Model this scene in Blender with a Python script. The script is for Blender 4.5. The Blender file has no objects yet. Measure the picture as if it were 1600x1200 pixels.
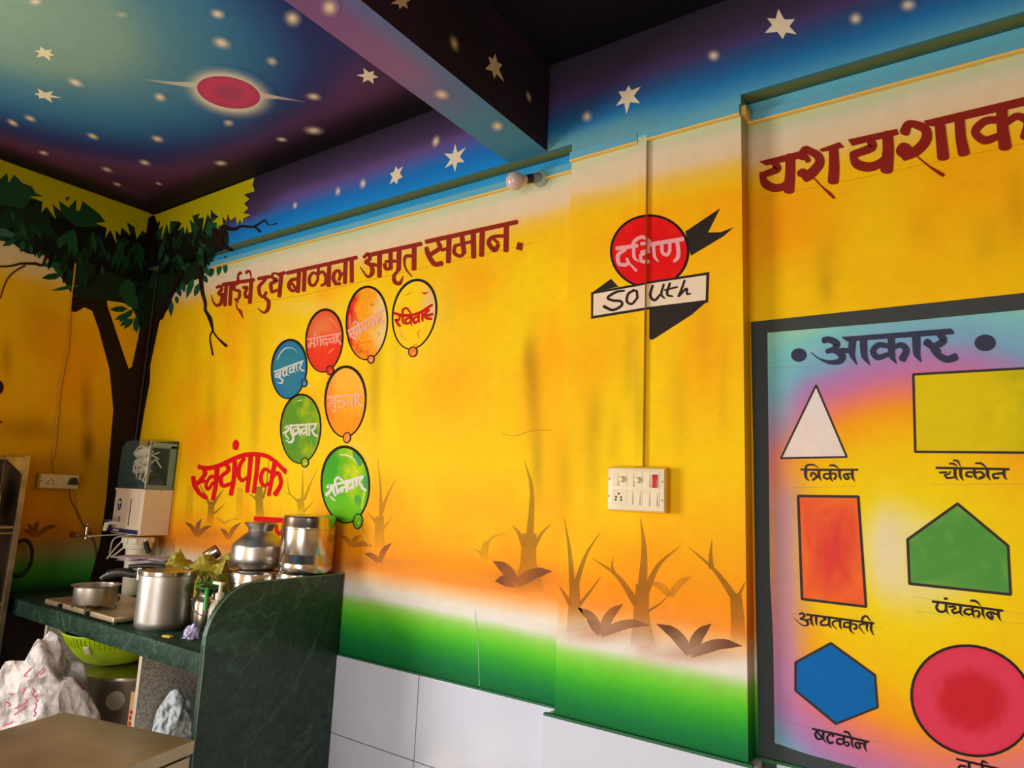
import bpy, bmesh, math, random
import numpy as np
from mathutils import Vector, Matrix, noise, geometry
random.seed(7)
scene = bpy.context.scene
COL = scene.collection
# ------------------------------------------------------------------ camera, world, light, exposure
FPX = 1074.018
CAM = np.array([3.8628, -1.92, 1.5])
_yaw, _pit, _rol = -0.6144, 0.1612, 0.0435
FW = np.array([math.sin(_yaw) * math.cos(_pit), math.cos(_yaw) * math.cos(_pit), math.sin(_pit)])
_r = np.cross(FW, [0, 0, 1.0]); _r /= np.linalg.norm(_r); _u = np.cross(_r, FW)
RT = math.cos(_rol) * _r + math.sin(_rol) * _u
UP = -math.sin(_rol) * _r + math.cos(_rol) * _u
cd = bpy.data.cameras.new('camera'); cam = bpy.data.objects.new('camera', cd); COL.objects.link(cam)
cd.sensor_width = 36.0; cd.sensor_fit = 'HORIZONTAL'; cd.lens = FPX / 1600 * 36.0; cd.clip_start = 0.02
cam.matrix_world = Matrix(((RT[0], UP[0], -FW[0], CAM[0]), (RT[1], UP[1], -FW[1], CAM[1]), (RT[2], UP[2], -FW[2], CAM[2]), (0, 0, 0, 1)))
scene.camera = cam
w = bpy.data.worlds.new('world'); scene.world = w; w.use_nodes = True
w.node_tree.nodes['Background'].inputs[0].default_value = (0.75, 0.85, 1.0, 1)
w.node_tree.nodes['Background'].inputs[1].default_value = 1.0
vs = scene.view_settings
vs.view_transform = 'Standard'; vs.look = 'None'; vs.exposure = 0.13; vs.gamma = 1.0; vs.use_curve_mapping = False
def area(name, loc, rot, sx, sy, power, col):
    l = bpy.data.lights.new(name, 'AREA'); l.shape = 'RECTANGLE'; l.size = sx; l.size_y = sy; l.energy = power; l.color = col
    o = bpy.data.objects.new(name, l); COL.objects.link(o); o.location = loc; o.rotation_euler = rot; return o
# daylight through the window in the left wall; the other two are added fills
area('window_daylight', (0.03, -2.75, 1.45), (0, -math.pi / 2, 0), 1.3, 1.4, 112, (1.0, 0.97, 0.92))
area('back_fill', (3.0, -4.15, 1.1), (math.pi / 2, 0, 0), 1.6, 2.0, 46, (1.0, 0.96, 0.9))  # fill light added near the back wall to brighten the right side
area('overhead_fill', (4.2, -2.6, 2.6), (0, 0, 0), 0.6, 0.2, 12, (1.0, 0.95, 0.88))  # overhead fill light added for brightness, no lamp is fitted here

# ------------------------------------------------------------------ geometry of the photograph's room
H, ZB, ZT, ZG, PD = 3.0, 2.677, 2.611, 0.870, 0.064      # ceiling, beam bottom, casing, paint bottom, pillar depth
XA, XB, XC, XD = 2.496, 2.659, 2.758, 3.320              # cross beam, pillar
def un(u, v, ax, val):
    d = FW + RT * (u - 800) / FPX + UP * (600 - v) / FPX
    i = 'xyz'.index(ax)
    return CAM + (val - CAM[i]) / d[i] * d
def pr(x, y, z):
    q = np.array([x, y, z], float) - CAM; k = q @ FW
    return np.array([800 + FPX * (q @ RT) / k, 600 - FPX * (q @ UP) / k])
def prv(P):
    q = P - CAM; k = q @ FW
    k = np.where(np.abs(k) < 1e-3, 1e-3, k)
    return 800 + FPX * (q @ RT) / k, 600 - FPX * (q @ UP) / k
def s2l(c):
    c = np.asarray(c, float) / 255.0
    return np.where(c <= 0.04045, c / 12.92, ((c + 0.055) / 1.055) ** 2.4)

# ------------------------------------------------------------------ materials
def new_mat(name):
    m = bpy.data.materials.new(name); m.use_nodes = True
    nt = m.node_tree; b = nt.nodes['Principled BSDF']
    return m, nt, b
def N(nt, t, **kw):
    n = nt.nodes.new(t)
    for k, v in kw.items():
        if k in n.inputs: n.inputs[k].default_value = v
        else: setattr(n, k, v)
    return n
def bump(nt, b, scale, strength, dist=0.002, detail=3):
    tc = N(nt, 'ShaderNodeTexCoord'); nz = N(nt, 'ShaderNodeTexNoise', Scale=scale, Detail=detail)
    bp = N(nt, 'ShaderNodeBump', Strength=strength, Distance=dist)
    nt.links.new(tc.outputs['Object'], nz.inputs['Vector']); nt.links.new(nz.outputs['Fac'], bp.inputs['Height'])
    nt.links.new(bp.outputs['Normal'], b.inputs['Normal'])
def mat(name, col, rough=0.5, metal=0.0, bs=0, bstr=0.0, var=0.0, vscale=5.0, spec=0.5, coat=0.0):
    m, nt, b = new_mat(name)
    c = list(s2l(col)) + [1]
    b.inputs['Base Color'].default_value = c; b.inputs['Roughness'].default_value = rough
    b.inputs['Metallic'].default_value = metal; b.inputs['Specular IOR Level'].default_value = spec
    b.inputs['Coat Weight'].default_value = coat
    if bs: bump(nt, b, bs, bstr)
    if var:
        tc = N(nt, 'ShaderNodeTexCoord'); nz = N(nt, 'ShaderNodeTexNoise', Scale=vscale, Detail=5.0)
        cr = N(nt, 'ShaderNodeValToRGB')
        cr.color_ramp.elements[0].position = 0.3; cr.color_ramp.elements[1].position = 0.7
        cr.color_ramp.elements[0].color = [max(0, x * (1 - var)) for x in c[:3]] + [1]
        cr.color_ramp.elements[1].color = [min(1, x * (1 + var)) for x in c[:3]] + [1]
        nt.links.new(tc.outputs['Object'], nz.inputs['Vector']); nt.links.new(nz.outputs['Fac'], cr.inputs['Fac'])
        nt.links.new(cr.outputs['Color'], b.inputs['Base Color'])
    return m
def paint_mat(name, rough=0.6, spec=0.12):
    m, nt, b = new_mat(name)
    at = N(nt, 'ShaderNodeAttribute', attribute_name='Col')
    tc = N(nt, 'ShaderNodeTexCoord')
    nz = N(nt, 'ShaderNodeTexNoise', Scale=22.0, Detail=8.0, Roughness=0.65)
    mp = N(nt, 'ShaderNodeMapRange'); mp.inputs['To Min'].default_value = 0.88; mp.inputs['To Max'].default_value = 1.10
    mx = N(nt, 'ShaderNodeVectorMath', operation='SCALE')
    nt.links.new(tc.outputs['Object'], nz.inputs['Vector']); nt.links.new(nz.outputs['Fac'], mp.inputs['Value'])
    nt.links.new(at.outputs['Color'], mx.inputs[0]); nt.links.new(mp.outputs['Result'], mx.inputs['Scale'])
    nt.links.new(mx.outputs[0], b.inputs['Base Color'])
    b.inputs['Roughness'].default_value = rough; b.inputs['Specular IOR Level'].default_value = spec
    n2 = N(nt, 'ShaderNodeTexNoise', Scale=140.0, Detail=4.0)
    bp = N(nt, 'ShaderNodeBump', Strength=0.22, Distance=0.002)
    nt.links.new(tc.outputs['Object'], n2.inputs['Vector']); nt.links.new(n2.outputs['Fac'], bp.inputs['Height'])
    nt.links.new(bp.outputs['Normal'], b.inputs['Normal'])
    return m
M_PAINT = paint_mat('mural_paint')
M_PLAIN = mat('plain_plaster', (205, 170, 100), 0.7, bs=60, bstr=0.2, var=0.08)
M_DARKP = mat('dark_plaster', (40, 36, 48), 0.7, bs=60, bstr=0.2)
M_STEEL = mat('stainless_steel', (205, 195, 185), 0.22, 1.0, bs=9, bstr=0.12)
M_STEELB = mat('brushed_aluminium', (190, 182, 175), 0.38, 1.0, bs=14, bstr=0.12, var=0.08, vscale=30)
M_ALU = mat('dull_aluminium', (185, 180, 175), 0.42, 1.0, bs=25, bstr=0.2, var=0.1, vscale=12)
M_RACK = mat('rack_steel', (165, 150, 135), 0.35, 1.0, bs=30, bstr=0.15, var=0.3, vscale=14)
M_TABLE = mat('table_steel', (196, 176, 142), 0.42, .85, bs=6, bstr=0.10, var=0.18, vscale=7)
M_BLACK = mat('black_plastic', (22, 20, 19), 0.4)
M_RUBBER = mat('black_rubber', (14, 13, 13), 0.6)
M_CREAM = mat('cream_plastic', (235, 215, 190), 0.38, var=0.03, vscale=12)
M_WHITEP = mat('white_plastic', (238, 228, 205), 0.4, var=0.04)
M_IVORY = mat('ivory_switch', (232, 214, 180), 0.35, var=0.04, vscale=30)
M_TILE = mat('white_tile', (214, 218, 236), 0.18, bs=3, bstr=0.03, var=0.03, vscale=3)
M_GROUT = mat('grout', (150, 145, 140), 0.8)
M_LIME = mat('lime_plastic', (175, 205, 10), 0.4, var=0.06)
M_CARD = mat('cardboard', (178, 135, 92), 0.8, bs=50, bstr=0.15, var=0.08)
M_RED = mat('red_plastic', (190, 15, 25), 0.25)
M_GREENP = mat('green_plastic', (60, 190, 70), 0.4)
M_NAVY = mat('navy_print', (35, 40, 95), 0.4)
M_BLUE = mat('blue_plastic', (25, 80, 140), 0.35)
M_BRASS = mat('dull_brass', (170, 140, 90), 0.35, 1.0)
M_ORANGE = mat('orange_liquid', (215, 95, 35), 0.3)
M_OLIVE = mat('olive_polythene', (188, 178, 62), 0.42, bs=40, bstr=0.25, var=0.18, vscale=18)
M_LILAC = mat('lilac_paper', (240, 225, 235), 0.6, var=0.08, vscale=40)
M_CLOTH = mat('pale_blue_cloth', (205, 215, 222), 0.85, bs=120, bstr=0.35, var=0.06)
M_FLOOR = mat('floor_stone', (150, 140, 125), 0.35, var=0.15, vscale=4)
M_WRAP = mat('lilac_wrapper', (195, 185, 225), 0.4, var=0.25, vscale=60)
M_YEL = mat('yellow_card', (215, 180, 60), 0.6)
M_GREY = mat('grey_plastic', (120, 125, 128), 0.5)
M_PRINT = mat('faded_pink_print', (205, 70, 130), 0.7)
M_BROWN = mat('brown_plastic', (120, 75, 45), 0.5, var=0.3, vscale=40)
def granite(name, c1, c2, scale, rough=0.35):
    m, nt, b = new_mat(name)
    tc = N(nt, 'ShaderNodeTexCoord'); n1 = N(nt, 'ShaderNodeTexNoise', Scale=scale, Detail=6.0, Roughness=0.75)
    cr = N(nt, 'ShaderNodeValToRGB'); cr.color_ramp.elements[0].position = 0.38; cr.color_ramp.elements[1].position = 0.62
    cr.color_ramp.elements[0].color = list(s2l(c1)) + [1]; cr.color_ramp.elements[1].color = list(s2l(c2)) + [1]
    nt.links.new(tc.outputs['Object'], n1.inputs['Vector']); nt.links.new(n1.outputs['Fac'], cr.inputs['Fac'])
    nt.links.new(cr.outputs['Color'], b.inputs['Base Color']); b.inputs['Roughness'].default_value = rough
    return m
M_GRAN = granite('speckled_granite', (140, 130, 120), (232, 220, 208), 130.0, 0.45)
M_EDGE = mat('pale_cut_stone', (190, 180, 160), 0.6)
def marble():
    m, nt, b = new_mat('green_marble')
    tc = N(nt, 'ShaderNodeTexCoord')
    n1 = N(nt, 'ShaderNodeTexNoise', Scale=7.0, Detail=12.0, Roughness=0.82, Distortion=.9)
    cr = N(nt, 'ShaderNodeValToRGB'); e = cr.color_ramp.elements
    e[0].position = 0.34; e[0].color = list(s2l((10, 24, 19))) + [1]
    e[1].position = 0.72; e[1].color = list(s2l((40, 72, 57))) + [1]
    n2 = N(nt, 'ShaderNodeTexNoise', Scale=42.0, Detail=8.0, Roughness=0.85)
    c2 = N(nt, 'ShaderNodeValToRGB'); f = c2.color_ramp.elements
    f[0].position = 0.50; f[0].color = (0, 0, 0, 1); f[1].position = 0.72; f[1].color = (1, 1, 1, 1)
    n3 = N(nt, 'ShaderNodeTexNoise', Scale=1.7, Detail=4.0, Distortion=1.2)
    c3 = N(nt, 'ShaderNodeValToRGB'); g = c3.color_ramp.elements
    g[0].position = 0.492; g[0].color = (0, 0, 0, 1); g[1].position = 0.5; g[1].color = (0.34, 0.34, 0.34, 1)
    g2 = g.new(0.508); g2.color = (0, 0, 0, 1)
    mx = N(nt, 'ShaderNodeMixRGB'); mx.inputs[2].default_value = list(s2l((62, 98, 80))) + [1]
    my = N(nt, 'ShaderNodeMixRGB'); my.inputs[2].default_value = list(s2l((70, 120, 95))) + [1]
    for n in (n1, n2, n3): nt.links.new(tc.outputs['Object'], n.inputs['Vector'])
    nt.links.new(n1.outputs['Fac'], cr.inputs['Fac']); nt.links.new(n2.outputs['Fac'], c2.inputs['Fac']); nt.links.new(n3.outputs['Fac'], c3.inputs['Fac'])
    nt.links.new(cr.outputs['Color'], mx.inputs[1]); nt.links.new(c2.outputs['Color'], mx.inputs[0])
    nt.links.new(mx.outputs[0], my.inputs[1]); nt.links.new(c3.outputs['Color'], my.inputs[0])
    nt.links.new(my.outputs[0], b.inputs['Base Color']); b.inputs['Roughness'].default_value = 0.36
    return m
M_MARBLE = marble()
M_MARBLE2 = marble(); M_MARBLE2.name = 'rough_green_marble'
M_MARBLE2.node_tree.nodes['Principled BSDF'].inputs['Roughness'].default_value = 0.6
M_MARBLE2.node_tree.nodes['Principled BSDF'].inputs['Specular IOR Level'].default_value = 0.2
bump(M_MARBLE2.node_tree, M_MARBLE2.node_tree.nodes['Principled BSDF'], 45, .8, .004, 6)
def glassy(name, col, alpha, rough=0.08):
    m, nt, b = new_mat(name)
    b.inputs['Base Color'].default_value = list(s2l(col)) + [1]; b.inputs['Roughness'].default_value = rough
    b.inputs['Alpha'].default_value = alpha
    return m
M_SMOKE = glassy('smoky_clear_plastic', (90, 135, 135), 0.22)
M_CLEARB = glassy('clear_bottle_plastic', (225, 215, 190), 0.55)
M_BULB = mat('frosted_bulb_glass', (205, 178, 176), 0.15, spec=0.6)
M_SACK = mat('woven_white_sack', (220, 212, 210), 0.6, bs=70, bstr=0.2, var=0.06, vscale=20)

def creases(m, scale, strength, dist):
    nt = m.node_tree; b = nt.nodes['Principled BSDF']
    tc = N(nt, 'ShaderNodeTexCoord'); n1 = N(nt, 'ShaderNodeTexNoise', Scale=scale * .8, Detail=2.0)
    ad = N(nt, 'ShaderNodeVectorMath', operation='SCALE'); ad.inputs['Scale'].default_value = .22
    a2 = N(nt, 'ShaderNodeVectorMath', operation='ADD'); vo = N(nt, 'ShaderNodeTexVoronoi', Scale=scale)
    n2 = N(nt, 'ShaderNodeTexNoise', Scale=scale * 5, Detail=4.0); mu = N(nt, 'ShaderNodeMath', operation='MULTIPLY_ADD'); mu.inputs[1].default_value = .18
    bp = N(nt, 'ShaderNodeBump', Strength=strength, Distance=dist)
    L = nt.links.new
    L(tc.outputs['Object'], n1.inputs['Vector']); L(n1.outputs['Color'], ad.inputs[0]); L(ad.outputs[0], a2.inputs[0]); L(tc.outputs['Object'], a2.inputs[1])
    L(a2.outputs[0], vo.inputs['Vector']); L(tc.outputs['Object'], n2.inputs['Vector']); L(n2.outputs['Fac'], mu.inputs[0]); L(vo.outputs['Distance'], mu.inputs[2])
    L(mu.outputs[0], bp.inputs['Height']); L(bp.outputs['Normal'], b.inputs['Normal'])
creases(M_SACK, 9.0, .9, .06); creases(M_CLOTH, 16.0, .9, .03); creases(M_OLIVE, 22.0, .8, .02)
# ------------------------------------------------------------------ mesh helpers
ORG = {}
def link(name, me, m, parent=None, **props):
    o = bpy.data.objects.new(name, me); COL.objects.link(o)
    if m is not None:
        for x in (m if isinstance(m, (list, tuple)) else [m]): me.materials.append(x)
    if parent is not None: o.parent = parent
    for k, v in props.items(): o[k] = v
    return o
def origin_of(p):
    v = Vector((0, 0, 0))
    while p is not None:
        v = v + p.location; p = p.parent
    return v
def mesh_obj(name, V, F, m, parent=None, smooth=False, mi=None, **props):
    """vertices in room coordinates; the object hangs under parent without moving"""
    off = origin_of(parent) if parent is not None else Vector((0, 0, 0))
    me = bpy.data.meshes.new(name)
    if parent is None and 'at' in props:
        off = Vector(props.pop('at'))
    me.from_pydata([tuple(Vector(v) - off) for v in V], [], F)
    if smooth:
        me.polygons.foreach_set('use_smooth', [True] * len(me.polygons))
    if mi is not None: me.polygons.foreach_set('material_index', mi)
    me.update()
    o = link(name, me, m, parent, **props)
    if parent is None and off.length > 0: o.location = off
    return o
def thing(name, label, cat, loc, group=None):
    o = bpy.data.objects.new(name, None); COL.objects.link(o); o.location = loc; o.empty_display_size = 0.05
    o['label'] = label; o['category'] = cat
    if group: o['group'] = group
    return o
class G:
    """collects shapes for one mesh"""
    def __init__(s): s.v = []; s.f = []; s.mi = []
    def add(s, V, F, mi=0):
        n = len(s.v); s.v += [tuple(map(float, p)) for p in V]; s.f += [tuple(i + n for i in f) for f in F]; s.mi += [mi] * len(F); return s
    def box(s, a, b, bev=0.0, mi=0, M=None):
        bm = bmesh.new(); bmesh.ops.create_cube(bm, size=1)
        for v in bm.verts: v.co = Vector([(a[i] + b[i]) / 2 + v.co[i] * (b[i] - a[i]) for i in range(3)])
        if bev: bmesh.ops.bevel(bm, geom=bm.edges[:], offset=bev, segments=2, affect='EDGES', profile=0.6)
        bm.verts.ensure_lookup_table()
        V = [(M @ v.co if M else v.co)[:] for v in bm.verts]; F = [[v.index for v in f.verts] for f in bm.faces]
        bm.free(); return s.add(V, F, mi)
    def lathe(s, prof, c, seg=40, axis=None, mi=0, a0=0, a1=2 * math.pi):
        full = abs(a1 - a0 - 2 * math.pi) < 1e-6
        n = seg if full else seg + 1
        V = []; F = []
        if axis is None: R = Matrix.Identity(3)
        else: R = Vector((0, 0, 1)).rotation_difference(Vector(axis)).to_matrix()
        for r, z in prof:
            for k in range(n):
                a = a0 + (a1 - a0) * k / seg
                p = R @ Vector((r * math.cos(a), r * math.sin(a), z)); V.append((p[0] + c[0], p[1] + c[1], p[2] + c[2]))
        for i in range(len(prof) - 1):
            for k in range(seg):
                k2 = (k + 1) % n
                F.append((i * n + k, i * n + k2, (i + 1) * n + k2, (i + 1) * n + k))
        return s.add(V, F, mi)
    def tube(s, pts, r, seg=10, mi=0, closed=False):
        P = [Vector(p) for p in pts]; n = len(P); V = []; F = []
        up = Vector((0, 0, 1))
        for i, p in enumerate(P):
            t = (P[(i + 1) % n] - P[i - 1]) if closed else (P[min(i + 1, n - 1)] - P[max(i - 1, 0)])
            t.normalize()
            a = t.cross(up)
            if a.length < 0.1: a = t.cross(Vector((1, 0, 0)))
            a.normalize(); b = a.cross(t)
            rr = r[i] if isinstance(r, (list, tuple)) else r
            for k in range(seg):
                q = p + (a * math.cos(2 * math.pi * k / seg) + b * math.sin(2 * math.pi * k / seg)) * rr; V.append(q[:])
        for i in range(n if closed else n - 1):
            j = (i + 1) % n
            for k in range(seg):
                k2 = (k + 1) % seg; F.append((i * seg + k, i * seg + k2, j * seg + k2, j * seg + k))
        if not closed:
            F.append(tuple(range(seg))[::-1]); F.append(tuple((n - 1) * seg + k for k in range(seg)))
        return s.add(V, F, mi)
    def sphere(s, c, r, mi=0, seg=24, rings=14):
        r3 = r if isinstance(r, (list, tuple)) else (r, r, r)
        V = []; F = []
        for i in range(rings + 1):
            th = math.pi * i / rings
            for k in range(seg):
                a = 2 * math.pi * k / seg
                V.append((c[0] + r3[0] * math.sin(th) * math.cos(a), c[1] + r3[1] * math.sin(th) * math.sin(a), c[2] + r3[2] * math.cos(th)))
        for i in range(rings):
            for k in range(seg):
                k2 = (k + 1) % seg; F.append((i * seg + k, (i + 1) * seg + k, (i + 1) * seg + k2, i * seg + k2))
        return s.add(V, F, mi)
    def prism(s, poly, d, mi=0):
        """extrude a closed 3D polygon (list of points) by vector d"""
        n = len(poly); P = [Vector(p) for p in poly]; D = Vector(d)
        V = [p[:] for p in P] + [(p + D)[:] for p in P]
        F = [tuple(range(n)), tuple(range(2 * n - 1, n - 1, -1))] + [(i, i + n, (i + 1) % n + n, (i + 1) % n) for i in range(n)]
        return s.add(V, F, mi)
    def obj(s, name, m, parent=None, smooth=True, **props):
        o = mesh_obj(name, s.v, s.f, m, parent, smooth, s.mi if isinstance(m, (list, tuple)) else None, **props)
        if smooth:
            bm = bmesh.new(); bm.from_mesh(o.data)
            bmesh.ops.recalc_face_normals(bm, faces=bm.faces)
            for e in bm.edges:
                if len(e.link_faces) == 2 and e.calc_face_angle(0) > math.radians(38): e.smooth = False
            bm.to_mesh(o.data); bm.free()
        else:
            bm = bmesh.new(); bm.from_mesh(o.data); bmesh.ops.recalc_face_normals(bm, faces=bm.faces); bm.to_mesh(o.data); bm.free()
        return o
def crm(P, n=6, closed=False):
    """Catmull-Rom through 2D or 3D points"""
    P = [np.array(p, float) for p in P]
    if len(P) < 3 and not closed: return [P[0] + (P[-1] - P[0]) * i / n for i in range(n + 1)]
    out = []; m = len(P)
    for i in range(m if closed else m - 1):
        p0 = P[(i - 1) % m] if (closed or i > 0) else 2 * P[0] - P[1]
        p1 = P[i]; p2 = P[(i + 1) % m]
        p3 = P[(i + 2) % m] if (closed or i + 2 < m) else 2 * P[-1] - P[-2]
        for k in range(n):
            t = k / n
            out.append(0.5 * ((2 * p1) + (-p0 + p2) * t + (2 * p0 - 5 * p1 + 4 * p2 - p3) * t * t + (-p0 + 3 * p1 - 3 * p2 + p3) * t ** 3))
    if not closed: out.append(P[-1])
    return out
# ------------------------------------------------------------------ painted colours as functions of the place on the wall
_rng = np.random.RandomState(3); _lat = _rng.rand(64, 64)
def vn(x, y):
    xi = np.floor(x).astype(int); yi = np.floor(y).astype(int); fx = x - xi; fy = y - yi
    fx = fx * fx * (3 - 2 * fx); fy = fy * fy * (3 - 2 * fy)
    a = _lat[xi % 64, yi % 64]; b = _lat[(xi + 1) % 64, yi % 64]; c = _lat[xi % 64, (yi + 1) % 64]; d = _lat[(xi + 1) % 64, (yi + 1) % 64]
    return (a * (1 - fx) + b * fx) * (1 - fy) + (c * (1 - fx) + d * fx) * fy
def fbm(x, y): return (vn(x, y) + 0.5 * vn(2 * x + 7, 2 * y + 3) + 0.25 * vn(4 * x + 1, 4 * y + 9)) / 1.75
def ramp(t, stops):
    xs = [s[0] for s in stops]; C = np.array([s[1] for s in stops], float)
    return np.stack([np.interp(t, xs, C[:, i]) for i in range(3)], -1)
def mixc(c, col, a): return c * (1 - a[..., None]) + np.array(col, float) * a[..., None]
def sm(t, a, b): t = np.clip((t - a) / (b - a), 0, 1); return t * t * (3 - 2 * t)
def blob(c, u, v, cu, cv, ru, rv, col, al, rot=0.0):
    ca, sa = math.cos(rot), math.sin(rot); du = u - cu; dv = v - cv
    p = (du * ca + dv * sa) / ru; q = (-du * sa + dv * ca) / rv
    return mixc(c, col, al * np.exp(-(p * p + q * q)))
STREAKS = [(330, 640, 9, 70, .35), (400, 570, 10, 80, .3), (398, 660, 8, 60, .35), (560, 640, 10, 60, .15), (586, 600, 9, 80, .45), (620, 560, 7, 60, .15),
           (833, 600, 11, 70, .6), (840, 720, 9, 60, .5), (825, 560, 8, 30, .5), (926, 700, 14, 90, .3), (985, 560, 12, 70, .4), (930, 640, 12, 40, .22), (960, 690, 10, 50, .22),
           (1062, 640, 16, 80, .25), (1130, 600, 9, 90, .2), (1100, 520, 12, 60, .25), (1290, 400, 22, 50, .3), (1290, 450, 12, 30, .4), (1540, 380, 25, 40, .25), (1440, 360, 20, 30, .15), (1590, 330, 20, 60, .3),
           (590, 520, 10, 40, .25), (515, 600, 6, 40, .2), (880, 740, 12, 60, .3), (302, 560, 12, 50, .2), (700, 480, 14, 30, .12), (1000, 640, 10, 60, .3)]
def col_south(P, off=0.0):
    x, z = P[..., 0], P[..., 2]; u, v = prv(P)
    zz = z + off + 0.012 * (fbm(x * 3, z * 3) - .5) * 2 + np.where(z < 1.5, 0.02 * (x - 1.8) * (x > 1.8), 0) * np.clip((1.5 - z) / .4, 0, 1)
    c = ramp(zz, [(.86, (12, 92, 50)), (.93, (22, 125, 62)), (.985, (50, 165, 48)), (1.035, (100, 205, 45)), (1.070, (150, 215, 90)), (1.103, (236, 232, 224)), (1.132, (240, 230, 214)),
                  (1.17, (248, 190, 130)), (1.205, (250, 150, 50)), (1.26, (252, 152, 14)), (1.40, (253, 178, 4)), (1.6, (254, 204, 0)), (2.1, (252, 198, 2)), (2.40, (246, 192, 10)), (2.455, (240, 190, 70)), (2.50, (232, 200, 160)),
                  (2.56, (222, 205, 175)), (2.60, (190, 200, 160)), (2.613, (190, 195, 140)), (2.618, (90, 170, 195)), (2.66, (40, 145, 205)), (2.68, (50, 140, 190))])
    c = mixc(c, (108, 178, 192), sm(zz, 2.62, 2.64) * sm(x, 2.7, 2.9) * .8)
    m = sm(zz, 1.25, 1.35) * (1 - sm(zz, 2.36, 2.44))
    n = fbm(x * 2.6 + 3, z * 1.7 + 5)
    c = mixc(c, (255, 152, 0), m * sm(n, .5, .8) * .5)
    n2 = fbm(x * 3.1 + 13, z * 2.3 + 25)
    c = mixc(c, (250, 215, 0), m * sm(n2, .55, .8) * .6)
    for (cu, cv, ru, rv, a) in STREAKS:
        c = blob(c, u, v, cu, cv, ru, rv, (135, 104, 8), a * .62)
    for (cu, cv, ru, rv, a) in [(740, 440, 40, 40, .35), (700, 600, 60, 60, .3), (300, 700, 25, 70, .5), (590, 780, 40, 40, .3), (1230, 360, 60, 60, .5), (930, 560, 50, 60, .35), (1100, 560, 40, 90, .35), (960, 870, 60, 50, .4), (480, 640, 30, 40, .3)]:
        c = blob(c, u, v, cu, cv, ru, rv, (255, 140, 0), a)
    for (cu, cv, ru, rv, a) in [(1085, 1022, 60, 14, .5), (935, 990, 50, 14, .5), (820, 905, 50, 14, .5), (320, 835, 30, 8, .35), (580, 880, 60, 10, .35), (1010, 1000, 20, 24, .4)]:
        c = blob(c, u, v, cu, cv, ru, rv, (176, 100, 60), a)
    for (cu, cv, ru, rv, a) in [(485, 480, 60, 16, .45), (690, 500, 30, 70, .2), (440, 560, 20, 50, .3), (560, 730, 28, 60, .15), (640, 560, 40, 20, .2)]:
        c = blob(c, u, v, cu, cv, ru, rv, (240, 205, 140), a)
    return s2l(c)
def col_right(P):
    c = col_south(P); return c
def col_left(P):
    y, z = P[..., 1], P[..., 2]; u, v = prv(P)
    c = ramp(z, [(.86, (10, 70, 50)), (.95, (20, 85, 55)), (1.0, (50, 140, 45)), (1.06, (80, 160, 60)), (1.12, (150, 150, 90)), (1.17, (170, 135, 70)), (1.21, (205, 125, 30)), (1.32, (222, 150, 10)),
                 (1.55, (205, 150, 8)), (1.75, (225, 165, 5)), (2.2, (240, 180, 2)), (2.42, (238, 182, 15)), (2.50, (230, 200, 140)), (2.62, (215, 200, 165)), (2.68, (160, 170, 90)), (2.74, (176, 166, 6))])
    m = sm(z, 1.25, 1.35) * (1 - sm(z, 2.3, 2.42))
    n = fbm(y * 3 + 3, z * 2 + 5)
    c = mixc(c, (235, 145, 0), m * sm(n, .5, .75) * .6)
    for (cu, cv, ru, rv, a) in [(137, 700, 9, 26, .7), (135, 630, 9, 40, .35), (60, 500, 40, 60, .12), (40, 670, 60, 18, .35), (10, 560, 8, 30, .3)]:
        c = blob(c, u, v, cu, cv, ru, rv, (110, 75, 10), a)
    return s2l(c)
KC = .85       # the ceiling paint is a little richer than the photograph's dim tones
def col_ceil(P):
    x, y = P[..., 0], P[..., 1]
    d = np.hypot(x - 1.30, (y + 1.28)) + .06 * (fbm(x * 3, y * 3) - .5)
    c = ramp(d, [(0, (134, 164, 142)), (.36, (124, 156, 140)), (.52, (84, 132, 146)), (.70, (58, 116, 150)), (.84, (46, 92, 138)), (.97, (44, 60, 112)), (1.06, (62, 52, 100)), (1.15, (92, 58, 98)), (1.26, (88, 52, 80)), (1.4, (56, 34, 50)), (2, (30, 20, 30))])
    wd = np.minimum(x, -y - PD)
    c = mixc(c, (95, 50, 80), (1 - sm(wd, .14, .40)) * .8)
    c = mixc(c, (24, 16, 24), 1 - sm(wd, .05, .24))
    c = mixc(c, (26, 40, 96), sm(x, 1.85, 2.3) * .65 * sm(-y, .25, .5))
    c = np.where((x > 2.58)[..., None], np.array((26, 24, 34), float), c)
    return s2l(c) * KC
def col_cross_under(P):
    y = -P[..., 1]
    c = ramp(y, [(0, (40, 110, 150)), (.14, (60, 120, 150)), (.34, (66, 118, 150)), (.50, (96, 100, 140)), (.66, (122, 88, 126)), (.95, (112, 74, 118)), (1.3, (100, 68, 115)), (3, (70, 60, 110))])
    t = (P[..., 0] - XA) / (XB - XA)
    c = mixc(c, (60, 110, 150), sm(t, .4, 1.0) * (.55 * sm(y, .2, .4)))
    return s2l(c) * 1.1
def col_cross_side(P):
    z = P[..., 2]; n = fbm(P[..., 1] * 4, z * 4)
    c = ramp(z, [(ZB, (48, 36, 52)), (2.8, (44, 36, 50)), (3.0, (36, 34, 48))]); c = mixc(c, (66, 42, 72), sm(n, .5, .8) * .5)
    return s2l(c)
def col_beam_l(P):
    x, z = P[..., 0], P[..., 2]; zz = z + .03 * (fbm(x * 3, z * 5) - .5)
    c = ramp(zz, [(ZB, (20, 130, 205)), (2.74, (22, 110, 185)), (2.785, (70, 90, 160)), (2.83, (95, 70, 125)), (2.88, (68, 50, 85)), (3.0, (36, 28, 42))])
    c = mixc(c, (46, 34, 56), (1 - sm(x, .9, 1.3)) * sm(zz, 2.76, 2.82) * .6)
    return s2l(c)
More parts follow.
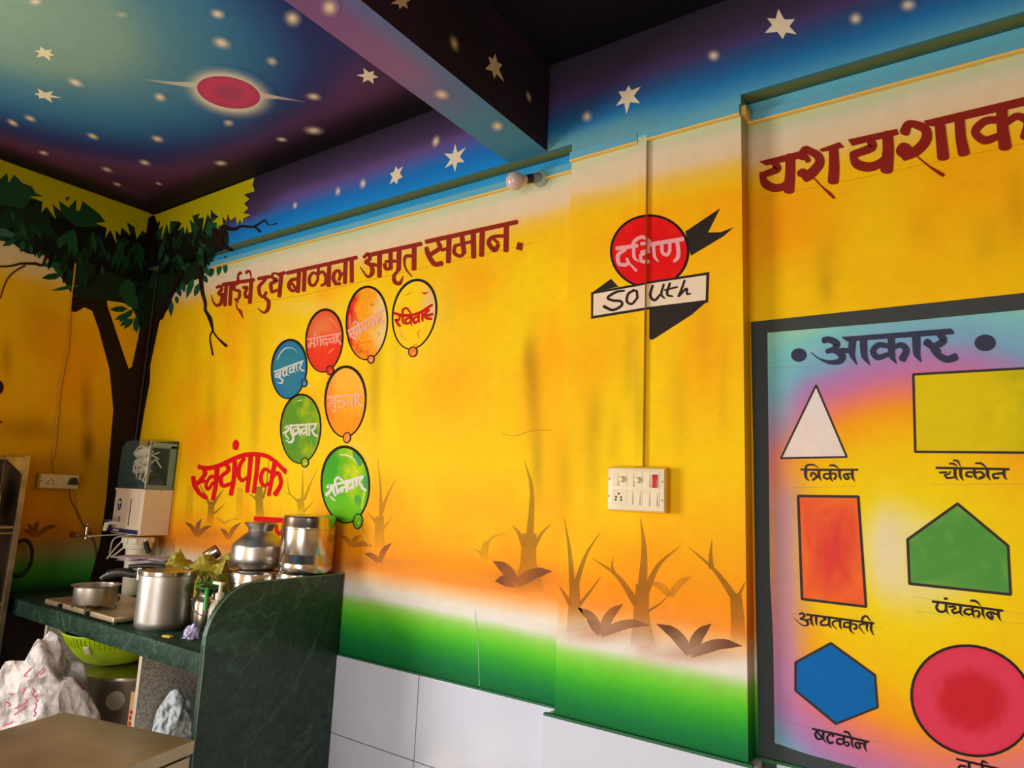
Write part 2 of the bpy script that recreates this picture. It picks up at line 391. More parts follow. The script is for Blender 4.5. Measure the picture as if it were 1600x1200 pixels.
def col_beam_r(P):
    x, z = P[..., 0], P[..., 2]; zz = z + .03 * (fbm(x * 3, z * 5) - .5) - .02 * np.clip(x - 3.2, 0, 1)
    c = ramp(zz, [(2.60, (120, 170, 175)), (2.64, (110, 170, 185)), (ZB, (74, 148, 188)), (2.735, (34, 112, 170)), (2.79, (40, 80, 132)), (2.85, (70, 55, 100)), (2.90, (60, 46, 70)), (3.0, (46, 40, 54))])
    c = mixc(c, (120, 160, 150), (1 - sm(x, 2.9, 3.2)) * (1 - sm(zz, 2.68, 2.76)) * .5)
    return s2l(c)
def col_soffit(P):
    x, y = P[..., 0], P[..., 1]
    c = ramp(-y, [(0, (20, 100, 120)), (.012, (85, 105, 70)), (.03, (110, 118, 60)), (.052, (100, 120, 90)), (.064, (50, 130, 170))])
    return s2l(c)
def col_pillar(P):
    c = col_south(P, off=0.0)
    return c

def grid(name, O, U, V, nu, nv, fn, parent, m=None):
    O, U, V = (np.array(a, float) for a in (O, U, V))
    s, t = np.meshgrid(np.linspace(0, 1, nu + 1), np.linspace(0, 1, nv + 1))
    P = O + s[..., None] * U + t[..., None] * V
    P = P.reshape(-1, 3)
    idx = np.arange((nu + 1) * (nv + 1)).reshape(nv + 1, nu + 1)
    F = np.stack([idx[:-1, :-1], idx[:-1, 1:], idx[1:, 1:], idx[1:, :-1]], -1).reshape(-1, 4)
    me = bpy.data.meshes.new(name)
    me.vertices.add(len(P)); me.vertices.foreach_set('co', P.astype(np.float32).ravel())
    me.loops.add(F.size); me.loops.foreach_set('vertex_index', F.ravel().astype(np.int32))
    me.polygons.add(len(F)); me.polygons.foreach_set('loop_start', np.arange(0, F.size, 4, dtype=np.int32))
    me.update(calc_edges=True)
    C = np.clip(fn(P), 0, .96); C = np.concatenate([C, np.ones((len(C), 1))], 1)
    a = me.color_attributes.new('Col', 'FLOAT_COLOR', 'POINT'); a.data.foreach_set('color', C.astype(np.float32).ravel())
    o = link(name, me, m or M_PAINT, parent)
    return o
# ------------------------------------------------------------------ room shell
XE, YN = 6.2, -4.3
def shell(name, boxes, m, kind='structure'):
    g = G()
    for a, b in boxes: g.box(a, b)
    o = g.obj(name, m, smooth=False); o['kind'] = kind
    return o
floor = shell('floor', [((-.15, YN - .15, -.1), (XE + .15, .15, 0))], M_FLOOR)
wall_s = shell('wall_south', [((-.15, .002, 0), (XE, .15, 3.0))], M_PLAIN)
wall_l = shell('wall_left', [((-.15, YN, 0), (-.002, -3.5, 3.0)), ((-.15, -2.0, 0), (-.002, 0.0, 3.0)), ((-.15, -3.5, 0), (-.002, -2.0, .7)), ((-.15, -3.5, 2.2), (-.002, -2.0, 3.0))], M_PLAIN)
wall_n = shell('wall_north', [((0, YN - .15, 0), (2.2, YN, 3.0)), ((3.8, YN - .15, 0), (XE, YN, 3.0)), ((2.2, YN - .15, 2.1), (3.8, YN, 3.0))], M_PLAIN)
wall_e = shell('wall_east', [((XE, YN - .15, 0), (XE + .15, .15, 3.0))], M_PLAIN)
ceil = shell('ceiling', [((-.15, YN - .15, 3.0015), (XE + .15, .15, 3.12))], M_DARKP)
beam_s = shell('beam_south', [((0, -PD + .0015, ZB + .0015), (XE, 0.0, 3.0))], M_DARKP)
beam_x = shell('beam_cross', [((XA + .0015, YN, ZB + .0015), (XB - .0015, -PD, 3.0))], M_DARKP)
pillar = shell('pillar', [((XC + .0015, -PD + .0015, 0), (XD - .0015, 0.0, ZB))], M_PLAIN)
dk = mat('dark_brown_dado', (62, 50, 44), .5, var=.2)  # dark brown sheet on the left wall below the mural
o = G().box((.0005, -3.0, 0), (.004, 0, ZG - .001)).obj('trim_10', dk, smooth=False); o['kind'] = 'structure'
win = G()
for a, b in [((-.13, -3.5, .7), (-.04, -3.44, 2.2)), ((-.13, -2.06, .7), (-.04, -2.0, 2.2)), ((-.13, -3.5, .7), (-.04, -2.0, .76)), ((-.13, -3.5, 2.14), (-.04, -2.0, 2.2)), ((-.11, -2.77, .7), (-.06, -2.73, 2.2))]: win.box(a, b)
wf = win.obj('window_1', M_CREAM, smooth=False); wf['kind'] = 'structure'

grid('painted_plaster', (0, 0, ZG), (XC, 0, 0), (0, 0, ZB - ZG), 300, 190, col_south, wall_s)
grid('painted_plaster', (XD, 0, ZG), (1.9, 0, 0), (0, 0, ZB - ZG), 180, 180, col_right, wall_s)
grid('painted_plaster', (0, -1.9, ZG), (0, 1.9, 0), (0, 0, 3.0 - ZG), 160, 180, col_left, wall_l)
grid('painted_plaster', (0, -2.4, 3.0), (XE - 2.0, 0, 0), (0, 2.4 - PD, 0), 330, 190, col_ceil, ceil)
grid('painted_face', (0, -PD, ZB), (XA, 0, 0), (0, 0, 3 - ZB), 220, 40, col_beam_l, beam_s)
grid('painted_face', (XB, -PD, ZB), (XE - 1.2 - XB, 0, 0), (0, 0, 3 - ZB), 220, 40, col_beam_r, beam_s)
grid('painted_soffit', (0, -PD, ZB), (XC, 0, 0), (0, PD, 0), 100, 12, col_soffit, beam_s)
grid('painted_soffit', (XD, -PD, ZB), (1.8, 0, 0), (0, PD, 0), 100, 12, col_soffit, beam_s)
grid('painted_soffit', (XA, -2.4, ZB), (XB - XA, 0, 0), (0, 2.4 - PD, 0), 16, 160, col_cross_under, beam_x)
grid('painted_face', (XB, -2.4, ZB), (0, 2.4 - PD, 0), (0, 0, 3 - ZB), 120, 20, col_cross_side, beam_x)
grid('painted_plaster', (XC, -PD, ZG), (XD - XC, 0, 0), (0, 0, ZB - ZG), 70, 190, lambda P: np.where((P[:, 2] > 2.617)[:, None], col_beam_r(P), col_pillar(P)), pillar)
grid('painted_side', (XD, -PD, ZG), (0, PD, 0), (0, 0, ZB - ZG), 7, 180, lambda P: col_south(P) * .8, pillar)  # same paint darkened: the side's shade is put into its colour
grid('painted_side', (XC, -PD, ZG), (0, PD, 0), (0, 0, ZB - ZG), 7, 180, lambda P: col_south(P) * .8, pillar)  # darkened likewise, shade in the colour

# white wall tiles under the paint, each its own slab
def tile_mesh(sx, sy, sz):
    g = G().box((0, 0, 0), (sx, sy, sz), 0.0012)
    me = bpy.data.meshes.new('tile'); me.from_pydata(g.v, [], g.f); me.materials.append(M_TILE); return me
tm = tile_mesh(.597, .010, .277)
TZ = [.5905, .3105, .0305]
for k in range(0, 11):
    x0 = 2.174 - .6 * 3 + .6 * (k - 1)
    if x0 < 0: continue
    if x0 > XE - .7: break
    if XC - .62 < x0 < XC - .01: continue
    if XC - .01 <= x0 < XD - .02: continue
    for z in TZ:
        o = bpy.data.objects.new('tile', tm); COL.objects.link(o); o.parent = wall_s; o.location = (x0, -.0105, z)
tn = tile_mesh(XC - 2.176 - .03, .010, .277)
for z in TZ:
    o = bpy.data.objects.new('tile', tn); COL.objects.link(o); o.parent = wall_s; o.location = (2.175, -.0105, z)
tp = tile_mesh(XD - XC + .04, .014, .277)
for z in TZ:
    o = bpy.data.objects.new('tile', tp); COL.objects.link(o); o.parent = pillar; o.location = (XC - .03, -PD - .0145, z)
tq = tile_mesh(.014, PD + .01, .277)
for x in (XC - .030, XD + .002):
    for z in TZ:
        o = bpy.data.objects.new('tile', tq); COL.objects.link(o); o.parent = pillar; o.location = (x - (.014 if x > 3 else -.0) + (.014 if x > 3 else 0), -PD - .0, z)
for nm, a, b in [('trim_1', (0, -.009, ZG - .006), (XC, -.001, ZG + .004)), ('trim_2', (XC - .03, -PD - .0145, ZG - .006), (XD + .015, -PD - .001, ZG + .003)), ('trim_3', (XD + .002, -.009, ZG - .006), (XE, -.001, ZG + .004))]:
    o = G().box(a, b, .0015).obj(nm, mat('painted_green_edge_' + nm, (22, 100, 58), .6), smooth=False); o['kind'] = 'structure'

# painted electrical casing runs: room trim
M_CASE = mat('casing_yellow_edge', (236, 190, 95), .5)
M_CASEB = mat('casing_blue', (95, 165, 190), .5, var=.06)
def casing_h(nm, x0, x1, y, s=1):
    g = G().box((x0, y - .014, ZT + .002), (x1, y - .0005, ZT + .030), .001, 0).box((x0, y - .016, ZT - .003), (x1, y - .0005, ZT + .0025), .001, 1)
    o = g.obj(nm, [M_CASEB, M_CASE], smooth=False); o['kind'] = 'structure'
casing_h('trim_4', 0.55, XC - .002, 0)
casing_h('trim_5', XC, 3.003, -PD)
casing_h('trim_6', 3.034, XD, -PD)
casing_h('trim_7', XD + .002, XE, 0)
o = G().box((XD, -PD, ZT + .002), (XD + .014, -.001, ZT + .030), .001).obj('trim_8', M_CASE, smooth=False); o['kind'] = 'structure'
CX0, CX1 = 3.003, 3.034
g = G().box((CX0, -PD - .012, 1.60), (CX1, -PD - .0005, ZT + .03), 0.0008)
casing_v = g.obj('trim_9', M_PLAIN, smooth=False); casing_v['kind'] = 'structure'
grid('painted_face', (CX0 + .001, -PD - .0125, 1.60), (CX1 - CX0 - .002, 0, 0), (0, 0, ZT + .03 - 1.60), 4, 110, col_pillar, casing_v)
grid('painted_side', (CX1 + .0005, -PD - .012, 1.60), (0, .0115, 0), (0, 0, ZT + .03 - 1.60), 2, 60, lambda P: col_pillar(P) * .8, casing_v)  # pillar paint darkened, so the casing's shaded side is in the colour
# ------------------------------------------------------------------ hand-painted marks: flat paint laid on the wall faces
def side_of(A, B, u, v): return (B[0] - A[0]) * (v - A[1]) - (B[1] - A[1]) * (u - A[0])
def hp(A, B, inside):
    A = pr(*A); B = pr(*B); s = 1 if side_of(A, B, *inside) > 0 else -1
    return (A[0], A[1], B[0], B[1], s)
H_CORNER_R = hp((0, 0, 1), (0, 0, 2.5), (600, 600)); H_CORNER_L = hp((0, 0, 1), (0, 0, 2.5), (0, 600))
H_W = hp((.2, 0, ZB), (2.4, 0, ZB), (500, 700)); H_SOF_LO = hp((.2, 0, ZB), (2.4, 0, ZB), (500, 0)); H_SOF_HI = hp((.2, -PD, ZB), (2.4, -PD, ZB), (500, 700))
H_B = hp((.2, -PD, ZB), (2.4, -PD, ZB), (500, 0)); H_BR = hp((0, -PD, 2.7), (0, -PD, 2.95), (600, 300)); H_BL = hp((0, -PD, 2.7), (0, -PD, 2.95), (0, 300))
H_CEILB = hp((.2, -PD, 3), (2.4, -PD, 3), (500, 700))
H_CX = [hp((CX0, -PD - .0125, 1.6), (CX0, -PD - .0125, 2.5), (1300, 500)), hp((CX1, -PD - .0125, 1.6), (CX1, -PD - .0125, 2.5), (0, 500))]
def neg(h): return (h[0], h[1], h[2], h[3], -h[4])
SURF = {  # axis, value, normal sign, clip planes, base colour
    'SL': ('y', 0.0, -1, [H_CORNER_R, H_W], col_south),
    'SO': ('z', ZB, -1, [H_SOF_LO, H_SOF_HI, H_CORNER_R], col_soffit),
    'BL': ('y', -PD, -1, [H_B, H_CEILB, H_BR], col_beam_l),
    'LW': ('x', 0.0, 1, [H_CORNER_L], col_left),
    'SR': ('y', 0.0, -1, [], col_right),
    'PI': ('y', -PD, -1, [], col_pillar),
    'PL': ('y', -PD, -1, [neg(H_CX[0])], col_pillar),
    'PM': ('y', -PD - .0125, -1, H_CX, col_pillar),
    'PR': ('y', -PD, -1, [neg(H_CX[1])], col_pillar),
    'S': ('y', 0.0, -1, [], col_south),
    'CE': ('z', 3.0, -1, [], col_ceil),
    'XU': ('z', ZB, -1, [], col_cross_under),
    'XS': ('x', XB, 1, [], col_cross_side),
    'BF': ('y', -PD, -1, [], col_beam_l),
    'BR': ('y', -PD, -1, [], col_beam_r),
}
def clip(poly, h):
    out = []; A = h[:2]; B = h[2:4]; s = h[4]; n = len(poly)
    D = [side_of(A, B, p[0], p[1]) * s for p in poly]
    for i in range(n):
        p, q, a, b = poly[i], poly[(i + 1) % n], D[i], D[(i + 1) % n]
        if a >= 0: out.append(p)
        if (a >= 0) != (b >= 0):
            t = a / (a - b); out.append(tuple(p[k] + (q[k] - p[k]) * t for k in range(6)))
    return out
class D2:
    """triangles of flat paint in the photograph's frame: vertex = u, v, r, g, b, cover"""
    def __init__(s, x0=0, y0=0, k=1.0): s.T = []; s.fr(x0, y0, k); s.lay = 0
    def fr(s, x0, y0, k): s.x0, s.y0, s.k = x0, y0, k; return s
    def c(s, p): return (s.x0 + p[0] / s.k, s.y0 + p[1] / s.k)
    def tri(s, a, b, c): s.T.append((s.lay, a, b, c))
    def poly(s, pts, col, al=1.0, raw=False):
        P = [p if raw else s.c(p) for p in pts]; L = tuple(s2l(col)); s.lay += 1
        for t in geometry.tessellate_polygon([[Vector((p[0], p[1], 0)) for p in P]]):
            s.tri(*[(P[i][0], P[i][1]) + L + (al,) for i in t])
        return s
    def loop(s, pts, col, al=1.0): return s.poly([tuple(p) for p in crm(pts, 6, True)], col, al)
    def stroke(s, pts, w, col, al=(1, 1), straight=False, caps=True):
        """w: one width or (start, end) or a list along the stroke, in the frame's units"""
        P = [np.array(s.c(p)) for p in pts]
        n = 5
        Q = crm(P, n) if (len(P) > 2 and not straight) else (P if straight else crm(P, 4))
        m = len(Q); ws = w if isinstance(w, (list, tuple)) else (w, w)
        wt = [np.interp(i / (m - 1), np.linspace(0, 1, len(ws)), ws) / s.k / 2 for i in range(m)]
        at = [np.interp(i / (m - 1), np.linspace(0, 1, len(al)), al) for i in range(m)] if isinstance(al, (list, tuple)) else [al] * m
        L = tuple(s2l(col)); s.lay += 1
        E = []
        for i in range(m):
            t = Q[min(i + 1, m - 1)] - Q[max(i - 1, 0)]; l = np.hypot(*t) or 1; nrm = np.array([-t[1], t[0]]) / l
            E.append((tuple(Q[i] + nrm * wt[i]) + L + (at[i],), tuple(Q[i] - nrm * wt[i]) + L + (at[i],)))
        for i in range(m - 1):
            a, b = E[i]; c, d = E[i + 1]; s.tri(a, b, d); s.tri(a, d, c)
        if caps:
            for i, sg in ((0, -1), (m - 1, 1)):
                if wt[i] < .4: continue
                t = (Q[min(i + 1, m - 1)] - Q[max(i - 1, 0)]); t = t / (np.hypot(*t) or 1) * sg; nrm = np.array([-t[1], t[0]])
                K = [tuple(Q[i] + (nrm * math.cos(a) + t * .55 * math.sin(a)) * wt[i]) + L + (at[i],) for a in np.linspace(0, math.pi, 6)]
                for j in range(1, 5): s.tri(K[0], K[j], K[j + 1])
        return s
    def txt(s, spec, col, al=1.0):
        """lines of 'width[-end]: x,y x,y ...'"""
        for ln in spec.strip().split('\n'):
            ln = ln.strip()
            if not ln: continue
            h, r = ln.split(':'); pts = [tuple(float(q) for q in p.split(',')) for p in r.split()]
            st = h.startswith('L'); h = h.lstrip('L')
            if h.startswith('P'): s.poly(pts, col, al); continue
            if h.startswith('O'): s.loop(pts, col, al); continue
            ws = [float(q) * getattr(s, 'wk', 1.0) for q in h.split('-')]
            s.stroke(pts, ws if len(ws) > 1 else ws[0], col, (al, al), st)
        return s
    def rings(s, pts, fn, rings=7, raw=False):
        """star-shaped outline filled in rings; fn(t, ang, u, v) -> colour, cover; t is 0 in the middle and 1 on the rim"""
        P = [np.array(p if raw else s.c(p)) for p in pts]; c = sum(P) / len(P); n = len(P); s.lay += 1
        R = []
        for i in range(rings + 1):
            t = i / rings; row = []
            for k, p in enumerate(P):
                q = c + (p - c) * t; cc, a = fn(t, 2 * math.pi * k / n, q[0], q[1]); row.append((q[0], q[1]) + tuple(s2l(cc)) + (a,))
            R.append(row)
        for k in range(n): s.tri(R[0][0], R[1][k], R[1][(k + 1) % n])
        for i in range(1, rings):
            for k in range(n):
                k2 = (k + 1) % n; s.tri(R[i][k], R[i + 1][k], R[i + 1][k2]); s.tri(R[i][k], R[i + 1][k2], R[i][k2])
        return s
    def build(s, name, surfs, parent, h=1, label=None, m=None):
        V = []; C = []; F = []
        for sf in surfs.split():
            ax, val, sg, hs, base = SURF[sf]; ai = 'xyz'.index(ax)
            uv = []; cols = []; lays = []; polys = []
            for (lay, a, b, c) in s.T:
                P = [a, b, c]
                for hh in hs:
                    P = clip(P, hh)
                    if len(P) < 3: break
                if len(P) < 3: continue
                n = len(uv)
                for p in P: uv.append(p[:2]); cols.append(p[2:]); lays.append(lay)
                polys += [(n, n + i, n + i + 1) for i in range(1, len(P) - 1)]
            if not uv: continue
            uv = np.array(uv); cols = np.array(cols); lays = np.array(lays, float)
            d = FW + RT * ((uv[:, :1] - 800) / FPX) + UP * ((600 - uv[:, 1:]) / FPX)
            value = val + sg * (.0003 * h + .000008 * np.minimum(lays, 260))
            k = (value - CAM[ai]) / d[:, ai]; W = CAM + k[:, None] * d
            al = cols[:, 3:4]
            cc = cols[:, :3] if (al > .999).all() else cols[:, :3] * al + np.clip(base(W), 0, .96) * (1 - al)
            n = len(V)
            V += W.tolist(); C += cc.tolist(); F += [tuple(i + n for i in f) for f in polys]
        off = origin_of(parent)
        me = bpy.data.meshes.new(name); me.from_pydata([(a[0] - off[0], a[1] - off[1], a[2] - off[2]) for a in V], [], F); me.update()
        at = me.color_attributes.new('Col', 'FLOAT_COLOR', 'POINT')
        at.data.foreach_set('color', np.concatenate([np.array(C), np.ones((len(C), 1))], 1).astype(np.float32).ravel())
        # every face looks into the room
        cc = CAM
        bm = bmesh.new(); bm.from_mesh(me)
        fl = [f for f in bm.faces if f.normal.dot(Vector(cc) - Vector(off) - f.calc_center_median()) < 0]
        bmesh.ops.reverse_faces(bm, faces=fl); bm.to_mesh(me); bm.free()
        o = link(name, me, m or M_PAINT, parent)
        if label: o['label'] = label
        return o
def ell(cx, cy, rx, ry, rot=0.0, n=28, egg=0.0):
    out = []
    for i in range(n):
        a = 2 * math.pi * i / n; x = rx * math.cos(a); y = ry * math.sin(a)
        x *= 1 - egg * (y / ry)
        out.append((cx + x * math.cos(rot) - y * math.sin(rot), cy + x * math.sin(rot) + y * math.cos(rot)))
    return out

# --- sky marks: soft glows and stars
def glow(d, cu, cv, ru, rv, rot=0.0, col=(222, 200, 168), a=1.0):
    d.rings(ell(cu, cv, ru, rv, rot, 18), lambda t, an, u, v: (col, a * math.exp(-(t * 2.1) ** 2.0) if t < 1 else 0), 7, raw=True)
def star(d, cu, cv, ru, rv, rot=0.0, n=6, seed=0, col=(222, 205, 175)):
    r = random.Random(seed); pts = []
    for i in range(2 * n):
        a = math.pi * i / n; q = (1.0 + .25 * r.uniform(-1, 1)) if i % 2 == 0 else .46
        x, y = ru * q * math.cos(a), rv * q * math.sin(a)
        pts.append((cu + x * math.cos(rot) - y * math.sin(rot), cv + x * math.sin(rot) + y * math.cos(rot)))
    d.poly(pts, col, raw=True)
def one(fn, name, surf, par, args, h=2):
    for a in args:
        d = D2(); fn(d, *a); d.build(name, surf, par, h)
CB = (205, 190, 150)
one(glow, 'painted_glow', 'CE', ceil, [(55, 3, 14, 8), (190, 23, 15, 8, .2, CB, .45), (340, 22, 16, 10, .3), (346, 67, 20, 12, .35), (457, 29, 18, 16, .6), (425, 96, 13, 10, .4, CB, .8), (118, 129, 18, 8, .4), (250, 152, 14, 9, .4), (490, 151, 16, 8, .15),
    (20, 192, 14, 6, .5), (47, 185, 14, 6, .4), (357, 192, 12, 8, .1, CB, .9), (490, 204, 20, 9, .1), (440, 218, 12, 5, .1), (145, 213, 14, 6, .4), (246, 217, 14, 7, .3), (68, 239, 12, 5, .25), (226, 254, 13, 6, .3), (345, 255, 14, 6, .1),
    (167, 265, 13, 5, .3), (183, 288, 10, 4, .3), (248, 287, 8, 3, .3)])
one(star, 'painted_star', 'CE', ceil, [(70, 83, 20, 10, .25, 6, 1, (215, 205, 165)), (70, 149, 22, 9, .15, 6, 2, (215, 205, 165)), (576, 119, 18, 13, .1, 6, 3)])
d = D2(); d.rings(ell(357, 145, 80, 42, .22, 36), lambda t, an, u, v: ((206, 196, 164), 1.0 if t < .62 else max(0, 1 - (t - .62) / .38) ** 2.4), 14, raw=True)
d.stroke([(330, 135), (270, 130), (213, 122)], (12, 5, 1), (200, 195, 165), (.9, .6, 0)); d.stroke([(390, 148), (430, 152), (482, 160)], (14, 5, 1), (205, 195, 170), (.9, .7, 0))
d.build('painted_planet_halo', 'CE', ceil, 3, 'cream halo around the painted planet')
d = D2(); d.rings(ell(357, 144.5, 50, 24, .2, 36), lambda t, an, u, v: ((172 - 14 * math.sin(7 * t), 62, 92), 1), 8, raw=True); d.build('painted_planet', 'CE', ceil, 5, 'dark pink oval painted planet')
one(glow, 'painted_glow', 'BF', beam_s, [(681, 221, 8, 13, .3), (567, 287, 7, 11, .2), (528, 299, 6, 10, .2), (461, 321, 5, 8, .2)])
one(star, 'painted_star', 'BF', beam_s, [(619, 274, 12, 20, .3, 6, 4), (711, 247, 15, 21, .4, 6, 5)])
one(glow, 'painted_glow', 'BR', beam_s, [(917, 182, 11, 12, .3), (1115, 87, 13, 12, 0), (1337, 29, 14, 13, -.4), (1419, 8, 17, 13, -.2)])
one(star, 'painted_star', 'BR', beam_s, [(981, 151, 19, 25, .5, 6, 6), (1220, 40, 31, 24, .5, 6, 7)])
one(glow, 'painted_glow', 'XU', beam_x, [(515, 12, 18, 18), (690, 148, 17, 11, .2), (777, 197, 13, 11, .1)])
one(glow, 'painted_glow', 'XS', beam_x, [(710, 68, 9, 18, -.3), (826, 151, 5, 13, -.3)])
one(star, 'painted_star', 'XS', beam_x, [(773, 104, 14, 26, -.25, 6, 8), (628, 2, 15, 16, -.2, 6, 9)])

# --- mural: misty trees and spiky plants
DK = (92, 62, 22); LF = (104, 58, 44)
def tree(d, parts, al=.66, col=DK):
    for w, pts in parts:
        thin = min(w) < 6
        d.stroke(pts, w, col, (al, al * .85) if thin else (0.1, al * .8, al), caps=False)
def spiky(d, base, tips, w=40, al=.8, col=LF):
    bx, by = base
    for tx, ty in tips:
        dx, dy = tx - bx, ty - by; L = math.hypot(dx, dy); nx, ny = -dy / L, dx / L
        sg = -1 if dx < 0 else 1
        mid = (bx + dx * .55 + nx * sg * -L * .10, by + dy * .55 + ny * sg * -L * .10)
        d.stroke([(bx, by), mid, (tx, ty)], (w * .7, w, w * .8, 1), col, (0.45, al * .8, al, al), caps=False)
MT = 'painted_tree'; MP = 'painted_plant'
def mk(name, surf, par, fr, fn, h=1):
    d = D2(*fr); fn(d); d.build(name, surf, par, h)
FP = (860, 780, 2.856)
mk(MT, 'PI', pillar, FP, lambda d: tree(d, [((100, 55, 40), [(120, 590), (108, 480), (108, 370)]), ((28, 2), [(98, 390), (85, 230), (62, 85)]), ((26, 2), [(112, 385), (158, 250), (222, 148)]), ((22, 3), [(90, 470), (60, 420), (38, 385)]), ((16, 2), [(130, 470), (185, 400), (225, 345)])]))
mk(MT, 'PI', pillar, FP, lambda d: tree(d, [((110, 70, 60), [(412, 650), (405, 520), (412, 380)]), ((46, 3), [(408, 420), (418, 230), (402, 85)]), ((34, 2), [(425, 410), (485, 290), (582, 208)]), ((34, 2), [(385, 470), (300, 345), (185, 262)]), ((16, 2), [(285, 330), (275, 300), (280, 255)]), ((12, 2), [(435, 500), (490, 465), (535, 420)])]))
mk(MT, 'PI', pillar, FP, lambda d: tree(d, [((70, 60, 50), [(838, 650), (835, 530), (826, 420)]), ((34, 2), [(822, 440), (735, 320), (615, 212)]), ((24, 2), [(718, 310), (715, 240), (722, 178)]), ((20, 4), [(828, 450), (850, 410), (868, 370)])], .7))
mk(MP, 'PI', pillar, FP, lambda d: spiky(d, (225, 600), [(122, 484), (325, 466), (445, 562), (160, 540)], 46, .75))
mk(MP, 'PI', pillar, FP, lambda d: spiky(d, (625, 690), [(473, 556), (718, 555), (858, 655)], 54, .9, (90, 48, 36)))
mk(MP, 'PI', pillar, FP, lambda d: spiky(d, (535, 430), [(440, 370), (630, 345)], 34, .35, DK))
FM = (540, 700, 2.4)
mk(MT, 'S', wall_s, FM, lambda d: tree(d, [((110, 60, 50), [(690, 540), (685, 430), (690, 320)]), ((28, 2), [(690, 340), (698, 160), (670, 45)]), ((26, 2), [(672, 370), (650, 320), (625, 290)]), ((20, 2), [(705, 370), (735, 320), (770, 285)])], .6))
mk(MT, 'S', wall_s, FM, lambda d: tree(d, [((30, 26, 22), [(520, 420), (520, 385), (530, 350)]), ((10, 2), [(525, 360), (560, 330), (610, 322)]), ((12, 2), [(515, 400), (495, 385), (480, 380)])], .35))
mk(MP, 'S', wall_s, FM, lambda d: spiky(d, (640, 510), [(552, 424), (775, 462), (560, 500)], 44, .85))
FL = (280, 690, 4.706)
mk(MT, 'S', wall_s, FL, lambda d: tree(d, [((50, 46, 44), [(222, 615), (232, 520), (238, 440)]), ((26, 3), [(250, 460), (290, 400), (330, 345)]), ((22, 3), [(222, 460), (180, 370), (130, 285)]), ((14, 2), [(255, 530), (300, 490), (340, 450)])], .75))
mk(MT, 'S', wall_s, FL, lambda d: tree(d, [((62, 56, 54), [(592, 585), (590, 490), (584, 330)]), ((24, 3), [(612, 420), (640, 320), (662, 120)]), ((20, 3), [(572, 430), (540, 400), (505, 385)])], .75))
mk(MT, 'S', wall_s, FL, lambda d: tree(d, [((56, 50, 44), [(900, 540), (895, 480), (890, 420)]), ((18, 2), [(880, 450), (830, 400), (765, 365)]), ((22, 2), [(903, 440), (908, 320), (906, 198)]), ((20, 2), [(918, 430), (960, 320), (1020, 190)]), ((12, 2), [(815, 385), (800, 330), (800, 265)]), ((12, 2), [(910, 520), (960, 470), (990, 430)])], .55))
mk(MT, 'S', wall_s, FL, lambda d: tree(d, [((76, 66, 60), [(1472, 780), (1470, 660), (1474, 550)]), ((30, 3), [(1482, 580), (1480, 350), (1460, 120)]), ((30, 3), [(1485, 520), (1530, 400), (1592, 275)]), ((26, 2), [(1450, 600), (1420, 560), (1385, 520)]), ((18, 2), [(1500, 640), (1530, 600), (1565, 555)])], .5))
mk(MT, 'S', wall_s, FL, lambda d: tree(d, [((60, 50, 40), [(70, 580), (72, 470), (85, 330)]), ], .25))
mk(MT, 'S', wall_s, FL, lambda d: tree(d, [((50, 46, 40), [(440, 560), (440, 460), (445, 340)]), ], .25))
mk(MP, 'S', wall_s, FL, lambda d: spiky(d, (130, 695), [(38, 588), (165, 566), (240, 618)], 34, .85))
mk(MP, 'S', wall_s, FL, lambda d: spiky(d, (360, 715), [(302, 638), (455, 595)], 34, .8))
mk(MP, 'S', wall_s, FL, lambda d: spiky(d, (330, 600), [(260, 560), (455, 568)], 20, .3))
mk(MP, 'S', wall_s, FL, lambda d: spiky(d, (1265, 765), [(1190, 690), (1330, 692), (1420, 770)], 40, .6))
mk(MP, 'S', wall_s, FL, lambda d: spiky(d, (1470, 885), [(1360, 822), (1562, 745)], 44, .8))
mk(MP, 'LW', wall_l, (0, 820, 8), lambda d: spiky(d, (440, 150), [(280, 70), (490, -60), (725, 10), (340, -10)], 66, .8, (70, 40, 14)))

# --- the big corner tree
TK = (40, 24, 16); TS = 'LW SL SO BL'
d = D2()
d.poly([(186, 960), (216, 845), (218, 690), (226, 640), (234, 598), (235, 570), (242, 537), (249, 504), (258, 480), (275, 440), (290, 400), (240, 330), (228, 340), (222, 420), (222, 490), (216, 527), (206, 573), (201, 576), (187, 535), (168, 478), (160, 400),
        (140, 380), (120, 400), (132, 440), (124, 455), (111, 466), (111, 486), (118, 488), (132, 480), (144, 486), (154, 514), (171, 577), (177, 640), (172, 700), (166, 780), (156, 850), (142, 900), (138, 960)], TK, raw=True)
d.build('painted_tree_trunk', TS, wall_s, 1, 'dark brown painted trunk forking in the corner')
d = D2()
d.loop([(-30, 300), (20, 290), (60, 310), (110, 300), (160, 330), (210, 350), (237, 330), (270, 325), (330, 320), (352, 350), (356, 385), (330, 400), (318, 430), (300, 440), (270, 460), (250, 475), (236, 500), (222, 520), (205, 480), (170, 470), (120, 465), (100, 440), (70, 400), (40, 395), (0, 365), (-30, 360)], (26, 40, 24))
d.loop([(80, 340), (150, 350), (230, 370), (300, 360), (345, 372), (345, 392), (290, 410), (230, 440), (160, 420), (100, 380)], (16, 18, 14))
d.build('painted_canopy', TS, wall_s, 2, 'dark green painted tree canopy across the corner')
r = random.Random(5)
def leaf(d, x, y, L, a, w, col):
    ca, sa = math.cos(a), math.sin(a)
    P = [(0, 0), (L * .3, -w * .5), (L * .65, -w * .45), (L, 0), (L * .65, w * .45), (L * .3, w * .5)]
    d.poly([(x + p * ca - q * sa, y + p * sa + q * ca) for p, q in P], col, raw=True)
d = D2()
G1 = (30, 86, 50); G2 = (20, 66, 40); G3 = (46, 98, 54)
